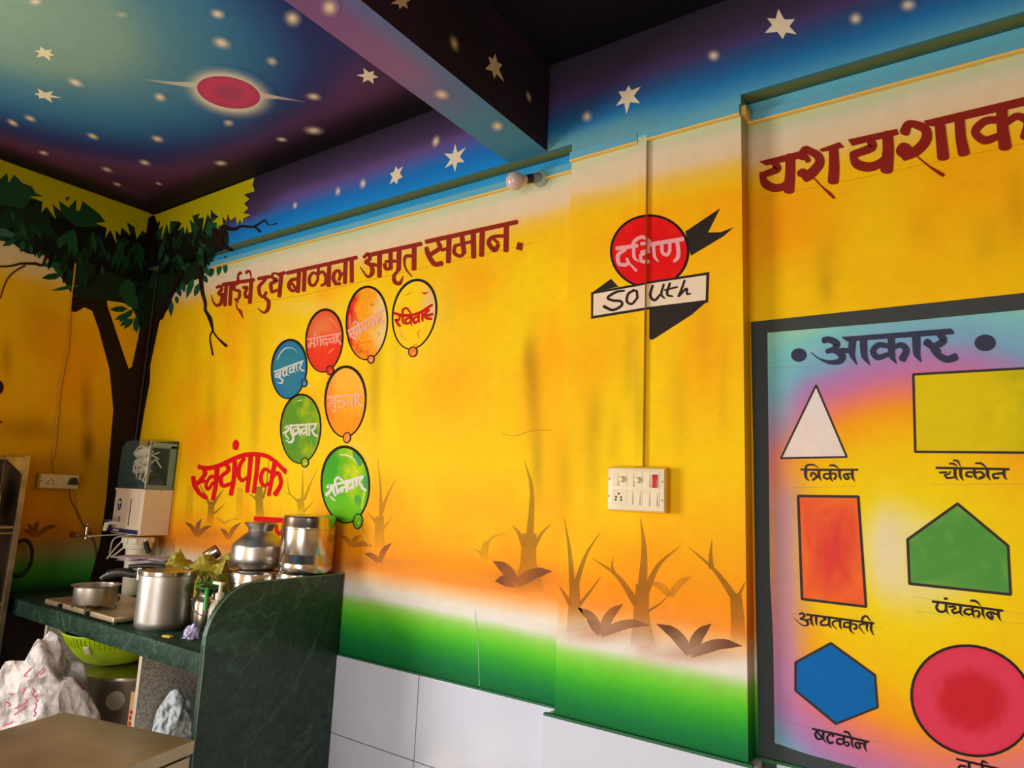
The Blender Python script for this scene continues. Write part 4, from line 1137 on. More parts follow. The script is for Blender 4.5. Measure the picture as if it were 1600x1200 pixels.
shape('white painted triangle on the chart', [(1275, 602), (1323, 714), (1220, 716)], lambda t, a, u, v: (lerp((232, 222, 220), (238, 215, 200), nz(u, v, 20)), 1), 2.6)
shape('yellow painted oblong on the chart, cut by the picture edge', [(1427, 585), (1700, 570), (1700, 708), (1430, 706)], lambda t, a, u, v: (lerp((226, 200, 5), (196, 184, 14), (nz(u, v, 22) - .45) * 2.2 + (u - 1570) / 150), 1), 3.4, 14)
shape('orange painted upright rectangle on the chart', [(1247, 775), (1341, 776), (1353, 948), (1253, 936)], lambda t, a, u, v: (lerp((246, 110, 45), (225, 65, 55), (1 - t) * 1.2 + (nz(u, v, 12) - .5)), 1), 3.6, 12)
shape('green painted five-sided shape on the chart', [(1496, 787), (1575, 853), (1579, 929), (1421, 912), (1418, 843)], lambda t, a, u, v: (lerp((82, 152, 66), (120, 175, 70), (nz(u, v, 14) - .5) * 1.5 + max(0, (t - .8)) * 1.5), 1), 3.8, 10)
shape('blue painted six-sided shape on the chart', [(1298, 1005), (1367, 1055), (1371, 1105), (1306, 1131), (1243, 1079), (1243, 1035)], lambda t, a, u, v: ((0, 104, 182), 1), 3.4)
shape('red painted circle at the lower right of the chart', None, lambda t, a, u, v: (lerp((205, 35, 48), (225, 60, 90), sm(np.array(t + .2 * nz(u, v, 10)), .5, .8).item() - (t > .93) * .4), 1), 4.2, 12, n=ell(1519, 1095, 97, 84, .42, 44))
NV = (58, 60, 84)
d = D2(1230, 500, 4.706); d.poly(ell(85, 258, 57, 50), NV); d.poly(ell(1455, 168, 78, 61), NV); d.build('painted_dots', 'SR', wall_s, 6, 'two navy dots beside the chart title')
letters('SR', wall_s, (1230, 500, 4.706), '''
46-48-50-44: 265,150 310,145 365,175 345,215
34-50-54-46-30-10-5: 290,232 350,222 405,265 380,305 310,310 235,285 172,238
40: 395,225 460,225
56-54-40-6: 482,135 475,210 480,265 512,328
56-54-46-6: 560,130 562,210 570,270 606,330
P: 395,125 1200,62 1222,78 1225,105 440,158
54-52-50-6: 765,110 765,210 770,265 802,320
40-42-46-44-36: 735,190 670,185 630,230 665,275 735,255
36-44-50-56: 775,200 840,185 875,225 845,290
62-60-50-6: 948,110 950,200 955,255 986,308
50-54-50: 1120,105 1150,150 1090,195
56-50-56: 1020,160 1065,195 1110,240
50-50-52-58: 1075,215 1120,265 1180,290 1240,270''', NV, 'navy chart title between two dots')
DKB = (66, 50, 46)
SRM = 'SR'
letters(SRM, wall_s, (1240, 715, 14.545), '''
44-52-48: 165,272 600,278 1455,276
54-46-46-30-10: 268,270 290,190 380,160 480,180 565,235
70-66-50-8: 272,260 268,380 290,470 358,530
44-46-46-44: 395,430 400,365 460,355 530,430
54: 560,415 435,510
66-60-50-8: 572,280 572,400 590,460 632,528
60-56-50-8: 825,280 828,400 845,480 888,550
44-44-46-46: 800,370 700,375 690,450 760,490
40: 760,490 830,450
44-44-46-56: 850,370 930,360 960,430 920,490
44-48-20: 820,178 920,180 1010,240
64-60-50-8: 1040,265 1040,380 1055,450 1085,522
44-44-46-50-44: 1310,370 1180,370 1140,410 1180,480 1240,490
46: 1215,400 1260,470
64-60-50-8: 1332,280 1330,400 1345,470 1388,550''', DKB, 'small dark caption under the white triangle')
letters(SRM, wall_s, (1450, 710, 11.43), '''
44-46-46: 145,240 700,250 1445,266
34-38-16: 380,165 460,170 515,210
34-38-14: 450,105 525,120 578,212
40-38: 208,325 330,320
34-34-30: 395,305 370,350 300,365
36-40-40: 295,360 340,420 460,410
60-56-46-8: 480,260 480,350 495,410 538,465
60-56-46-8: 580,260 580,350 595,410 635,475
54-50-46-8: 828,270 825,350 845,400 888,455
38-40-44-38: 800,320 700,320 690,385 780,400
34-38-46-54: 850,325 940,315 1000,385 915,430
34-40-20: 848,160 950,165 1045,245
60-56-46-8: 1062,260 1060,350 1075,400 1115,465
38-40-46-46: 1230,345 1165,355 1180,420 1260,420
44: 1230,345 1370,335
54-50-40-8: 1358,280 1355,360 1370,410 1412,460''', DKB, 'small dark caption under the yellow oblong')
letters(SRM, wall_s, (1230, 945, 10.667), '''
34-36-36: 318,160 860,232 1440,312
30-32-34: 200,155 255,140 290,190
30-30: 290,190 215,235
26-36-40-24-12-5: 220,235 310,260 345,320 290,350 200,305 110,215
26: 330,250 400,240
44-42-36-6: 400,175 398,260 410,310 438,355
42-40-30-6: 482,185 480,260 485,310 500,348
34-34-34-36-34: 600,210 635,240 560,285 580,340 680,335
44-40-34-6: 700,210 695,310 705,350 738,392
30-34-28-8: 865,270 790,270 750,320 825,412
44-40-34-6: 882,235 878,320 885,370 912,412
32-34-36-32: 1040,300 960,300 950,370 1040,370
44-42-30-6: 1055,270 1045,370 1055,430 1115,488
30-32-34-40: 1065,320 1140,330 1150,395 1110,400
30-34-26-6: 1320,320 1230,325 1200,370 1290,492
40-36-26-6: 1335,300 1325,370 1325,410 1345,455
34-40-30-20: 1245,260 1260,210 1320,190 1380,265
42-38-30-6: 1400,290 1395,390 1410,450 1442,512''', (50, 36, 40), 'small dark caption under the orange rectangle')
letters(SRM, wall_s, (1450, 925, 12.308), '''
46-46-46: 85,182 700,262 1435,360
P: 295,105 365,105 385,150 315,155
46-48-48-46: 190,215 160,300 210,370 290,385
44: 290,385 345,340
54-50-36-6: 352,215 345,320 360,375 402,432
40-44-40: 400,285 500,285 530,330
36-40-46: 530,320 460,350 500,410
44: 500,410 610,380
54-50-36-8: 628,250 620,360 630,420 685,465
50-46-40-8: 855,285 855,390 870,440 902,505
40-42-46-42: 830,335 730,335 700,400 790,440
38: 790,440 850,410
36-38-44-54: 880,370 955,365 990,430 955,480
46-44-14: 820,165 920,180 1015,265
56-50-40-8: 1050,300 1050,400 1062,440 1095,515
40-42-46-50-44: 1270,400 1170,390 1130,430 1180,490 1240,525
40: 1200,410 1250,490
36: 1260,420 1350,430
54-54-40-6: 1348,350 1350,440 1365,490 1405,565''', (50, 36, 34), 'small dark caption under the green five-sided shape')
letters(SRM, wall_s, (1260, 1125, 14.545), '''
44-50-50: 130,200 700,330 1412,500
50-50-50-46: 235,250 200,330 240,420 310,440
44: 310,440 380,390
44: 245,270 360,410
60-54-36-8: 385,270 375,400 390,450 450,535
44-46-50-50-56: 600,310 500,350 470,430 520,520 600,510
50: 600,310 600,380
54-50-40-8: 850,390 845,500 855,540 895,600
44-46-50-46: 825,440 720,430 690,510 770,560
40: 770,560 845,530
36-40-44-50: 865,510 940,505 960,570 915,595
54-50-30: 860,265 950,290 1015,400
54-50-40-8: 1030,400 1030,510 1040,570 1080,655
44-46-50-50-44: 1290,545 1150,510 1110,560 1150,630 1215,645
44: 1190,540 1225,620
64-60-40-6: 1335,490 1320,590 1335,650 1380,740''', (34, 28, 40), 'small dark caption under the blue six-sided shape')
letters(SRM, wall_s, (1480, 1150, 13.33), '''
44-50-50: 195,480 700,600 1250,730
44-50-20: 710,590 745,525 845,580
66: 455,560 450,760
50-50-46: 230,690 270,620 390,640
60: 730,600 735,760''', (34, 28, 36), 'small dark caption under the red circle, cut by the picture edge')
for q in [((1192, 575), (1280, 572)), ((1240, 762), (1340, 760)), ((1455, 757), (1600, 756)), ((1425, 932), (1600, 960)), ((1430, 955), (1600, 975)), ((1235, 958), (1380, 982)), ((1228, 1128), (1400, 1165))]:
    d = D2(); d.stroke([q[0], q[1]], .7, (120, 110, 90), .5, True, caps=False); d.build('pencil_guide_line', 'CH', wall_s, 2)
# ------------------------------------------------------------------ things
V3 = Vector
def away(P):   # horizontal unit vector from the camera to P
    d = np.array([P[0] - CAM[0], P[1] - CAM[1], 0.0]); return d / np.linalg.norm(d)
def spot(uL, uR, vb, z):
    """centre and radius of a round thing standing at height z: silhouette uL..uR, lowest front point vb"""
    P = un((uL + uR) / 2, vb, 'z', z); r = 0.05
    for _ in range(6):
        c = P + away(P) * r; k = (c - CAM) @ FW; r = (uR - uL) / 2 * k / FPX
    return (c[0], c[1], z), r
CT = 0.952
# --- green marble worktop and side panel, granite supports
g = G().box((0.012, -.56, CT - .068), (1.728, -.012, CT), .005)
o = g.obj('worktop', M_MARBLE2, at=(0.87, -.28, CT - .068)); o['label'] = 'long dark green marble worktop with a rough thick front edge along the painted wall'; o['category'] = 'worktop'
prof = [(-.012, .0), (-.572, .0), (-.570, .93)] + [(-.572 + .17 * (1 - math.cos(a)) , .985 + .185 * math.sin(a)) for a in np.linspace(0, math.pi / 2, 12)] + [(-.2, 1.171), (-.012, 1.172)]
g = G().prism([(1.730, y, z) for y, z in prof], (.020, 0, 0), 0)
o = g.obj('side_panel', M_MARBLE, smooth=False, at=(1.74, -.28, 0)); o['label'] = 'upright green marble end panel with a rounded top corner'; o['category'] = 'panel'
g = G()
Q = prof[1:]
g.tube([(1.751, y, z) for y, z in Q], .0022, 6); e = g.obj('edge_bead', mat('pale_green_stone_edge', (96, 134, 112), .35), o)
for x, lab in ((.50, 'grey speckled granite slab standing under the left part of the worktop'), (1.285, 'grey speckled granite slab under the worktop right of the big pot, a rag before it')):
    g = G().box((x, -.525, 0), (x + .018, -.014, CT - .069), .001)
    s = g.obj('support_slab', M_GRAN, smooth=False, at=(x, -.27, 0)); s['label'] = lab; s['category'] = 'slab'; s['group'] = 'granite slabs under the worktop'
    G().box((x - .001, -.5275, .005), (x + .019, -.525, CT - .070)).obj('cut_edge', M_EDGE, s, smooth=False)
for (x0, x1, lab) in ((.52, 1.283, 'low granite shelf under the worktop carrying the big pot'), (1.305, 1.728, 'low granite shelf behind the marble end panel carrying the rag')):
    s = G().box((x0, -.46, .428), (x1, -.014, .448), .001).obj('low_shelf', M_GRAN, smooth=False, at=((x0 + x1) / 2, -.25, .428)); s['label'] = lab; s['category'] = 'shelf'
# --- lathe helper things
def vessel(name, label, cat, c, parts, group=None):
    t = thing(name, label, cat, c, group)
    for nm, prof, m in parts:
        G().lathe(prof, c, 48).obj(nm, m, t)
    return t
# steel stove
sc, _ = spot(115, 178, 948, CT + .047)
st = thing('gas_stove', 'low steel gas stove under the small pan on the worktop', 'stove', (.80, -.38, CT))
G().box((.50, -.545, CT + .008), (1.10, -.255, CT + .030), .006).obj('body', M_TABLE, st, smooth=False)
for x in (.52, 1.08):
    for y in (-.525, -.275): G().lathe([(0, 0), (.012, 0), (.012, .009), (0, .009)], (x, y, CT), 12).obj('foot', M_RUBBER, st)
for x, y in ((sc[0], sc[1]), (.66, -.40)):
    G().lathe([(0, .030), (.03, .030), (.034, .037), (.03, .041), (0, .041)], (x, y, CT), 20).obj('burner', M_BRASS, st)
    for k in range(4):
        a = math.pi / 4 + k * math.pi / 2; M = Matrix.Translation((x, y, CT + .041)) @ Matrix.Rotation(a, 4, 'Z')
        G().prism([tuple(M @ V3(q)) for q in ((-.004, .02, 0), (-.004, .02, .005), (-.004, .083, .005), (-.004, .083, -.011), (-.004, .077, -.011), (-.004, .077, 0))], tuple(M.to_3x3() @ V3((.008, 0, 0)))).obj('pan_support', M_BLACK, st, smooth=False)
for x in (.66, .90): G().lathe([(0, 0), (.010, 0), (.009, .012), (0, .012)], (x, -.546, CT + .019), 18, (0, -1, 0)).obj('knob', M_BLACK, st)
# small pan
_, r = spot(116, 177, 948, CT + .047)
c = (sc[0], sc[1], CT + .0465); hh = .072
vessel('small_pan', 'small open steel pan with a flared rim on the stove', 'pan', c, [
    ('body', [(0, 0), (r * .90, 0), (r * .97, .008), (r, hh), (r - .003, hh), (r * .95, .010), (r * .88, .004), (0, .004)], M_STEELB),
    ('rim', [(r - .001, hh - .004), (r + .012, hh + .001), (r + .013, hh + .003), (r - .002, hh + .002), (r - .003, hh - .003), (r - .001, hh - .004)], M_STEEL)])
# pressure cooker
c, r = spot(211, 292, 988, CT); r *= .99; hc = .208
t = vessel('pressure_cooker', 'tall dull aluminium pressure cooker with a black handle', 'cooker', c, [
    ('body', [(0, 0), (r * .90, 0), (r * .985, .012), (r, .03), (r, hc - .004), (r - .003, hc - .004), (r - .004, .02), (0, .006)], M_ALU),
    ('rim', [(r - .001, hc - .014), (r + .005, hc - .010), (r + .006, hc + .004), (r - .012, hc + .006), (r - .012, hc - .003), (r - .002, hc - .004)], M_STEEL),
    ('lid', [(r - .013, hc + .0), (r * .8, hc - .004), (r * .5, hc + .008), (0, hc + .012), (0, hc + .008), (r * .5, hc + .004), (r * .8, hc - .008), (r - .013, hc - .003)], M_ALU)])
u0 = np.array([pr(*c)[0], 905]); hd = un(180, 902, 'z', CT + .20) - np.array(c); hd = np.array([hd[0], hd[1], 0]); hd /= np.linalg.norm(hd)
hd = np.array([-.86, -.51, 0]); hb = V3(c) + V3((0, 0, hc - .015))
pts = [hb + V3(hd) * (r + .004), hb + V3(hd) * (r + .035) + V3((0, 0, -.004)), hb + V3(hd) * (r + .085) + V3((0, 0, .000)), hb + V3(hd) * (r + .14) + V3((0, 0, -.012)), hb + V3(hd) * (r + .165) + V3((0, 0, -.028))]
h = G().tube([tuple(p) for p in crm(pts, 5)], [.014] * 6 + [.0165] * 10 + [.012] * 5, 12).obj('handle', M_BLACK, t)
sdv = V3((-hd[1], hd[0], 0))
b = G(); 
for s_ in (-1, 1):
    q = hb + V3(hd) * (r + .004) + sdv * (.013 * s_); b.box((-.004, -.003, -.024), (.012, .003, .022), .001, M=Matrix.Translation(q) @ Matrix.Rotation(math.atan2(hd[1], hd[0]), 4, 'Z'))
b.obj('handle_bracket', M_STEELB, t, smooth=False)
G().tube([tuple(hb + V3(hd) * (r * .2) + V3((0, 0, .03))), tuple(hb + V3(hd) * (r + .01) + V3((0, 0, .028))), tuple(hb + V3(hd) * (r + .06) + V3((0, 0, .022)))], .009, 10).obj('lid_handle', M_BLACK, t)
CK = (c, r)
# milk can with bail
c, r = spot(285, 325, 986, CT); c = (c[0] + .020, c[1] + .018, c[2]); hc = .150
t = vessel('milk_can', 'small shiny steel milk can with a wire bail, a green strainer on it', 'can', c, [
    ('body', [(0, 0), (r * .95, 0), (r, .006), (r, .098), (r * .93, .112), (r * .72, .122), (r * .72, .135), (r * .86, hc - .004), (r * .9, hc), (r * .84, hc), (r * .68, .134), (r * .68, .122), (0, .118)], M_STEEL)])
bl = G(); sd = V3((away(c)[1], -away(c)[0], 0)); fr = -V3(away(c))
bl.tube([tuple(V3(c) + V3((0, 0, .108)) + sd * (r * 1.03 * math.cos(a)) + (fr * math.sin(a) * (r * 1.06)) + V3((0, 0, -.052 * math.sin(a)))) for a in np.linspace(0, math.pi, 18)], .0018, 8)
bl.obj('bail', M_STEELB, t)
for s_ in (-1, 1): G().sphere(tuple(V3(c) + V3((0, 0, .108)) + sd * (r * 1.01 * s_)), .005, 0, 10, 8).obj('ear', M_STEELB, t)
# green strainer across the can's mouth
rs = .036; sc_ = V3(c) + V3((0, 0, hc + .003)); tl = Matrix.Rotation(.30, 3, 'Y')
t = thing('tea_strainer', 'bright green plastic tea strainer on the milk can', 'strainer', tuple(sc_))
g = G(); g.tube([tuple(sc_ + tl @ V3((rs * math.cos(a), rs * math.sin(a), .004))) for a in np.linspace(0, 2 * math.pi, 28)[:-1]], .0045, 8, closed=True); g.obj('rim', M_GREENP, t)
gm = G().lathe([(rs, .003), (rs * .85, -.012), (rs * .5, -.024), (0, -.028)], tuple(sc_), 24); gm.obj('mesh_bowl', mat('fine_wire_mesh', (120, 125, 120), .5, .6, bs=600, bstr=.6), t)
hn = G(); a0 = sc_ + fr * rs; hn.tube([tuple(a0), tuple(a0 + fr * .012 + V3((0, 0, -.01))), tuple(a0 + fr * .019 + V3((0, 0, -.045))), tuple(a0 + fr * .022 + V3((0, 0, -.075)))], [.006, .007, .007, .005], 10); hn.obj('handle', M_GREENP, t)
# soap bottle
c = tuple(un(335, 1010, 'z', CT) + away((1.6, -.45, 1)) * .03)
t = thing('soap_bottle', 'clear pump bottle with orange liquid beside the marble end panel', 'bottle', c)
G().lathe([(0, .001), (.027, .001), (.029, .006), (.029, .06), (.027, .062), (0, .062)], c, 24).obj('liquid', M_ORANGE, t)
G().lathe([(0, 0), (.030, 0), (.032, .006), (.032, .115), (.026, .135), (.012, .15), (.012, .158)], c, 28).obj('body', M_CLEARB, t)
G().lathe([(.0135, .150), (.0145, .152), (.0145, .170), (.006, .174), (.006, .20), (0, .20)], c, 20).obj('cap', M_WHITEP, t)
G().box((c[0] - .040, c[1] - .008, CT + .198), (c[0] + .012, c[1] + .008, CT + .208), .003).obj('pump_head', M_WHITEP, t)
# crumpled things
def crumple(name, label, cat, c, rad, m, seed, amp=.35, freq=3.0, sub=4, flat=True, group=None, fold=1.0):
    bm = bmesh.new(); bmesh.ops.create_icosphere(bm, subdivisions=sub, radius=1.0)
    for v in bm.verts:
        d = v.co.normalized(); q = d * freq + V3((seed, seed * 2, seed * 3))
        n = abs(noise.noise(q)) * 1.2 + .5 * abs(noise.noise(q * 2.1)) + .22 * abs(noise.noise(q * 4.7))
        k = 1 + amp * (n * fold - .45)
        v.co = V3((d.x * rad[0] * k, d.y * rad[1] * k, max(d.z * rad[2] * k, -rad[2] * .55) if flat else d.z * rad[2] * k))
    zmin = min(v.co.z for v in bm.verts)
    for v in bm.verts: v.co.z -= zmin
    me = bpy.data.meshes.new(name); bm.to_mesh(me); bm.free()
    o = link(name, me, m); o.location = c
    if flat is not None and sub >= 4: me.polygons.foreach_set('use_smooth', [True] * len(me.polygons)); me.update()
    o['label'] = label; o['category'] = cat
    if group: o['group'] = group
    return o
p = un(298, 999, 'z', CT) + away(c) * .02
crumple('crumpled_wrapper', 'crumpled lilac wrapper by the milk can', 'wrapper', (p[0], p[1], CT), (.028, .024, .026), M_WRAP, 2.0, .9, 2.6, 3)
for (u, v, a, lab) in ((262, 994, .3, 'flat yellow matchbox lying by the cooker base'), (297, 984, -.2, 'narrow yellow packet lying behind the lilac wrapper')):
    q = un(u, v, 'z', CT + .004); M = Matrix.Translation((q[0], q[1], CT + .0002)) @ Matrix.Rotation(a, 4, 'Z')
    if u > 290: M = Matrix.Translation((p[0] - .035, p[1] + .028, CT + .0002)) @ Matrix.Rotation(a, 4, 'Z')
    g = G().box((-.017, -.009, 0), (.017, .009, .007), .001, M=Matrix.Identity(4)); 
    o = G().add([tuple((M @ V3(w_)) ) for w_ in g.v], g.f).obj('matchbox', M_YEL, smooth=False, at=tuple(M.translation)); o['label'] = lab; o['category'] = 'packet'
# --- back row: lower canisters, water pot, drum
def canister(c, r, h, label, m=M_STEEL, lid=True):
    P = [('body', [(0, 0), (r * .96, 0), (r * .985, .006), (r * .985, .03), (r * .965, .034), (r * .965, h * .2), (r * .975, h * .21), (r * .965, h * .22), (r * .965, h * .66), (r * .975, h * .67), (r * .965, h * .68), (r * .965, h - .032), (0, h - .032)], m),
         ('lid', [(r * .97, h - .046), (r, h - .044), (r, h - .010), (r * .97, h - .003), (r * .93, h), (0, h)], m)]
    return vessel('steel_canister', label, 'canister', c, P)
cm = (1.415, -.165, CT); rm = .105
canister(cm, .108, .214, 'broad steel canister under the water pot')
cdm = (1.628, -.113, CT)
canister(cdm, .096, .226, 'steel canister hidden under the tall drum')
zb = CT + .2145
t = thing('water_pot', 'squat steel water pot with a narrow neck and flared mouth', 'pot', (cm[0], cm[1], zb + .0))
R = rm
G().lathe([(0, .002), (R * .62, .002), (R * .86, .014), (R * .985, .034), (R, .048), (R * .985, .090), (R * .97, .098), (R * .66, .130), (R * .50, .142), (R * .46, .148), (R * .445, .152), (R * .47, .160), (R * .60, .178), (R * .60, .184), (R * .56, .182), (R * .42, .156), (R * .42, .148), (R * .3, .13)], (cm[0], cm[1], zb), 56).obj('body', M_STEELB, t)
G().tube([(cm[0] + R * .605 * math.cos(a), cm[1] + R * .605 * math.sin(a), zb + .181) for a in np.linspace(0, 2 * math.pi, 40)[:-1]], .0028, 8, closed=True).obj('lip', M_STEEL, t)
zt = CT + .2265; rd = .1015; hd_ = .212; cdm = (1.650, -.115, CT)
t = thing('steel_drum', 'tall shiny steel storage drum with a fitted lid', 'drum', (cdm[0], cdm[1], zt))
pf = [(0, 0), (rd * .96, 0), (rd, .008), (rd, .03)]
for k in range(12): pf += [(rd * .992, .034 + k * .003), (rd, .0355 + k * .003)]
pf += [(rd, .16), (rd * .99, hd_ - .040), (0, hd_ - .040)]
G().lathe(pf, (cdm[0], cdm[1], zt), 56).obj('body', M_STEEL, t)
G().lathe([(rd * .995, hd_ - .052), (rd * 1.015, hd_ - .05), (rd * 1.015, hd_ - .040), (rd * .985, hd_ - .036), (rd * .985, hd_ - .010), (rd * .94, hd_ - .001), (rd * .8, hd_ + .002), (0, hd_)], (cdm[0], cdm[1], zt), 56).obj('lid', M_STEEL, t)
# --- lidded pot behind the cooker, papers, cup, olive bag
cp = (.965, -.150, CT); rp = .088; hp_ = .178
t = vessel('lidded_pot', 'dark lidded steel pot behind the pressure cooker', 'pot', cp, [('body', [(0, 0), (rp * .95, 0), (rp, .01), (rp, hp_ - .01), (rp - .003, hp_ - .01), (0, .01)], M_ALU),
    ('lid', [(rp + .006, hp_ - .012), (rp + .007, hp_ - .008), (rp * .8, hp_ - .002), (rp * .4, hp_ + .004), (0, hp_ + .006), (0, hp_ + .0), (rp * .8, hp_ - .008), (rp, hp_ - .012)], M_STEEL)])
def sheet(name, label, cat, c, nx, ny, sx, sy, m, seed, amp, rot=0.0, thick=.0012, drop=None, jag=0.0, cuts=0):
    bm = bmesh.new(); vs_ = []; rr = random.Random(seed)
    ca, sa = math.cos(rot), math.sin(rot)
    for j in range(ny + 1):
        for i in range(nx + 1):
            x = (i / nx - .5) * sx; y = (j / ny - .5) * sy
            x += .02 * sx * noise.noise(V3((j * .9, seed, 0))); y += .03 * sy * noise.noise(V3((i * .9, seed, 5)))
            z = amp * (abs(noise.noise(V3((x * 9 / max(sx, .1) * .5, y * 5 / max(sy, .1), seed)))) * 1.6 + .4 * noise.noise(V3((x * 40, y * 40, seed))))
            if jag: x += rr.uniform(-.4, .4) * sx / nx; y += rr.uniform(-.4, .4) * sy / ny; z += rr.uniform(-jag, jag)
            if drop: z += drop(x / sx, y / sy)
            vs_.append(bm.verts.new((c[0] + x * ca - y * sa, c[1] + x * sa + y * ca, c[2] + z)))
    for j in range(ny):
        for i in range(nx):
            a = j * (nx + 1) + i; bm.faces.new([vs_[a], vs_[a + 1], vs_[a + nx + 2], vs_[a + nx + 1]])
    if cuts:
        bmesh.ops.triangulate(bm, faces=bm.faces[:]); bmesh.ops.subdivide_edges(bm, edges=bm.edges[:], cuts=cuts, use_grid_fill=True)
        for _ in range(2): bmesh.ops.smooth_vert(bm, verts=bm.verts[:], factor=.5, use_axis_x=True, use_axis_y=True, use_axis_z=True)
    bmesh.ops.solidify(bm, geom=bm.faces[:], thickness=thick)
    for v in bm.verts: v.co -= V3(c)
    me = bpy.data.meshes.new(name); bm.to_mesh(me); bm.free(); me.polygons.foreach_set('use_smooth', [True] * len(me.polygons))
    o = link(name, me, m); o.location = c; o['label'] = label; o['category'] = cat; return o
pc = (.800, -.262, CT + hp_ + .012)
t = thing('paper_bundle', 'loose bundle of pale lilac papers lying across the lidded pot', 'papers', pc)
for k in range(6):
    o = sheet('sheet', 'x', 'x', (pc[0] + .01 * (k % 3), pc[1] - .006 * k, pc[2] + .004 + k * .0042), 10, 6, .30 - .02 * (k % 3), .10 + .02 * (k % 2), M_LILAC, 3.0 + k, .006, .40 + .06 * (k % 3 - 1), .0015)
    del o['label'], o['category']; o.parent = t; o.location = V3(o.location) - V3(pc)
def poly_crumple(name, label, cat, c, rad, m, seed, K=46, p=16.0, wr=.05, rot=0.0, sub=5, lo=.78, base=.5, group=None, warp=None):
    """a bag of planar facets: random planes cut from an ellipsoid, softened at the creases"""
    rr = random.Random(seed); NN = []
    for i in range(K):
        v = V3((rr.gauss(0, 1), rr.gauss(0, 1), rr.gauss(0, 1))).normalized(); NN.append((v.x, v.y, v.z, rr.uniform(lo, 1.0)))
    NN = np.array(NN)
    bm = bmesh.new(); bmesh.ops.create_icosphere(bm, subdivisions=sub, radius=1.0)
    D = np.array([v.co.normalized()[:] for v in bm.verts]); A = np.maximum(D @ NN[:, :3].T, .10) / NN[:, 3]
    rad_ = (A ** p).sum(1) ** (-1 / p)
    R3 = Matrix.Rotation(rot, 3, 'Z')
    for v, d, k in zip(bm.verts, D, rad_):
        k = min(k, 1.12)
        q = V3(d) * 2.3 + V3((seed, 0, 0)); k += wr * (abs(noise.noise(q * 1.5)) - .25) * 2 + wr * .5 * noise.noise(q * 4.0)
        w_ = V3((d[0] * rad[0] * k, d[1] * rad[1] * k, d[2] * rad[2] * k))
        if w_.z < -rad[2] * base: w_.z = -rad[2] * base
        if warp: w_ = warp(w_)
        v.co = R3 @ w_
    zmin = min(v.co.z for v in bm.verts)
    for v in bm.verts: v.co.z -= zmin
    me = bpy.data.meshes.new(name); bm.to_mesh(me); bm.free()
    me.polygons.foreach_set('use_smooth', [True] * len(me.polygons)); me.update()
    o = link(name, me, m); o.location = c; o['label'] = label; o['category'] = cat
    return o
RX = math.atan2(RT[1], RT[0])
def facet_crumple(name, label, cat, c, rad, m, seed, sub=3, jit=.12, fold=.16, rot=0.0, warp=None, base=.5, cuts=3, soft=2):
    """crumpled sheeting: a coarse net of creased facets, its edges lightly rounded"""
    rr = random.Random(seed); bm = bmesh.new(); bmesh.ops.create_icosphere(bm, subdivisions=sub, radius=1.0)
    R3 = Matrix.Rotation(rot, 3, 'Z')
    for v in bm.verts:
        d = v.co.normalized(); q = d * 1.7 + V3((seed * 1.3, 0, 0))
        k = 1 + rr.uniform(-jit, jit) - fold * abs(noise.noise(q)) * 2 + fold * .5
        d = (d + V3((rr.uniform(-1, 1), rr.uniform(-1, 1), rr.uniform(-1, 1))) * .035).normalized()
        w_ = V3((d.x * rad[0] * k, d.y * rad[1] * k, d.z * rad[2] * k))
        if w_.z < -rad[2] * base: w_.z = -rad[2] * base
        if warp: w_ = warp(w_)
        v.co = R3 @ w_
    bmesh.ops.subdivide_edges(bm, edges=bm.edges[:], cuts=cuts, use_grid_fill=True)
    for _ in range(soft): bmesh.ops.smooth_vert(bm, verts=bm.verts[:], factor=.5, use_axis_x=True, use_axis_y=True, use_axis_z=True)
    zmin = min(v.co.z for v in bm.verts)
    for v in bm.verts: v.co.z -= zmin
    me = bpy.data.meshes.new(name); bm.to_mesh(me); bm.free()
    me.polygons.foreach_set('use_smooth', [True] * len(me.polygons)); me.update()
    o = link(name, me, m); o.location = c; o['label'] = label; o['category'] = cat
    return o
bag = facet_crumple('plastic_bag', 'crumpled olive-green plastic bag heaped behind the milk can', 'bag', (1.185, -.215, CT), (.096, .052, .150), M_OLIVE, 11, 3, .10, .2, RX, None, .6)
fc_ = un(307, 866, 'z', CT + .262)
def flapf(x, y): return -.46 * max(0, -y - .06) ** 1.1 * .30 + .025 * (x > 0) * x - .05 * max(0, -x - .3) + .016 * math.sin(x * 17 + y * 5) * (1 + y)
o = sheet('loose_flap', '', '', (fc_[0], fc_[1], CT + .226), 15, 9, .30, .18, M_OLIVE, 5.0, .030, RX - .05, .0012, flapf, .012, 2)
del o['label'], o['category']; o.parent = bag; o.location = V3(o.location) - V3(bag.location)
t = thing('steel_cup', 'small steel cup tipped over in the olive bag', 'cup', (1.070, -.150, CT + .235))
G().lathe([(0, -.03), (.024, -.03), (.027, -.026), (.029, .026), (.031, .028), (.027, .028), (.025, -.024), (0, -.026)], (1.070, -.150, CT + .245), 28, (.5, .62, .55)).obj('body', M_STEEL, t)
t = thing('snack_packet', 'small brown and pink packet behind the tipped cup', 'packet', (1.10, -.055, CT + .192))
G().box((-.045, -.012, 0), (.045, .012, .052), .005, M=Matrix.Translation((1.10, -.050, CT + .192)) @ Matrix.Rotation(.15, 4, 'Z')).obj('wrapper', M_BROWN, t)
G().box((-.006, -.0135, .012), (.030, -.012, .042), .0004, M=Matrix.Translation((1.10, -.050, CT + .192)) @ Matrix.Rotation(.15, 4, 'Z')).obj('label_patch', mat('pink_label', (220, 150, 150), .5), t)
t = vessel('steel_box', 'round steel box standing at the wall under the snack packet', 'box', (1.105, -.055, CT), [('body', [(0, 0), (.036, 0), (.038, .004), (.038, .185), (.04, .187), (.038, .19), (0, .191)], M_STEELB)])
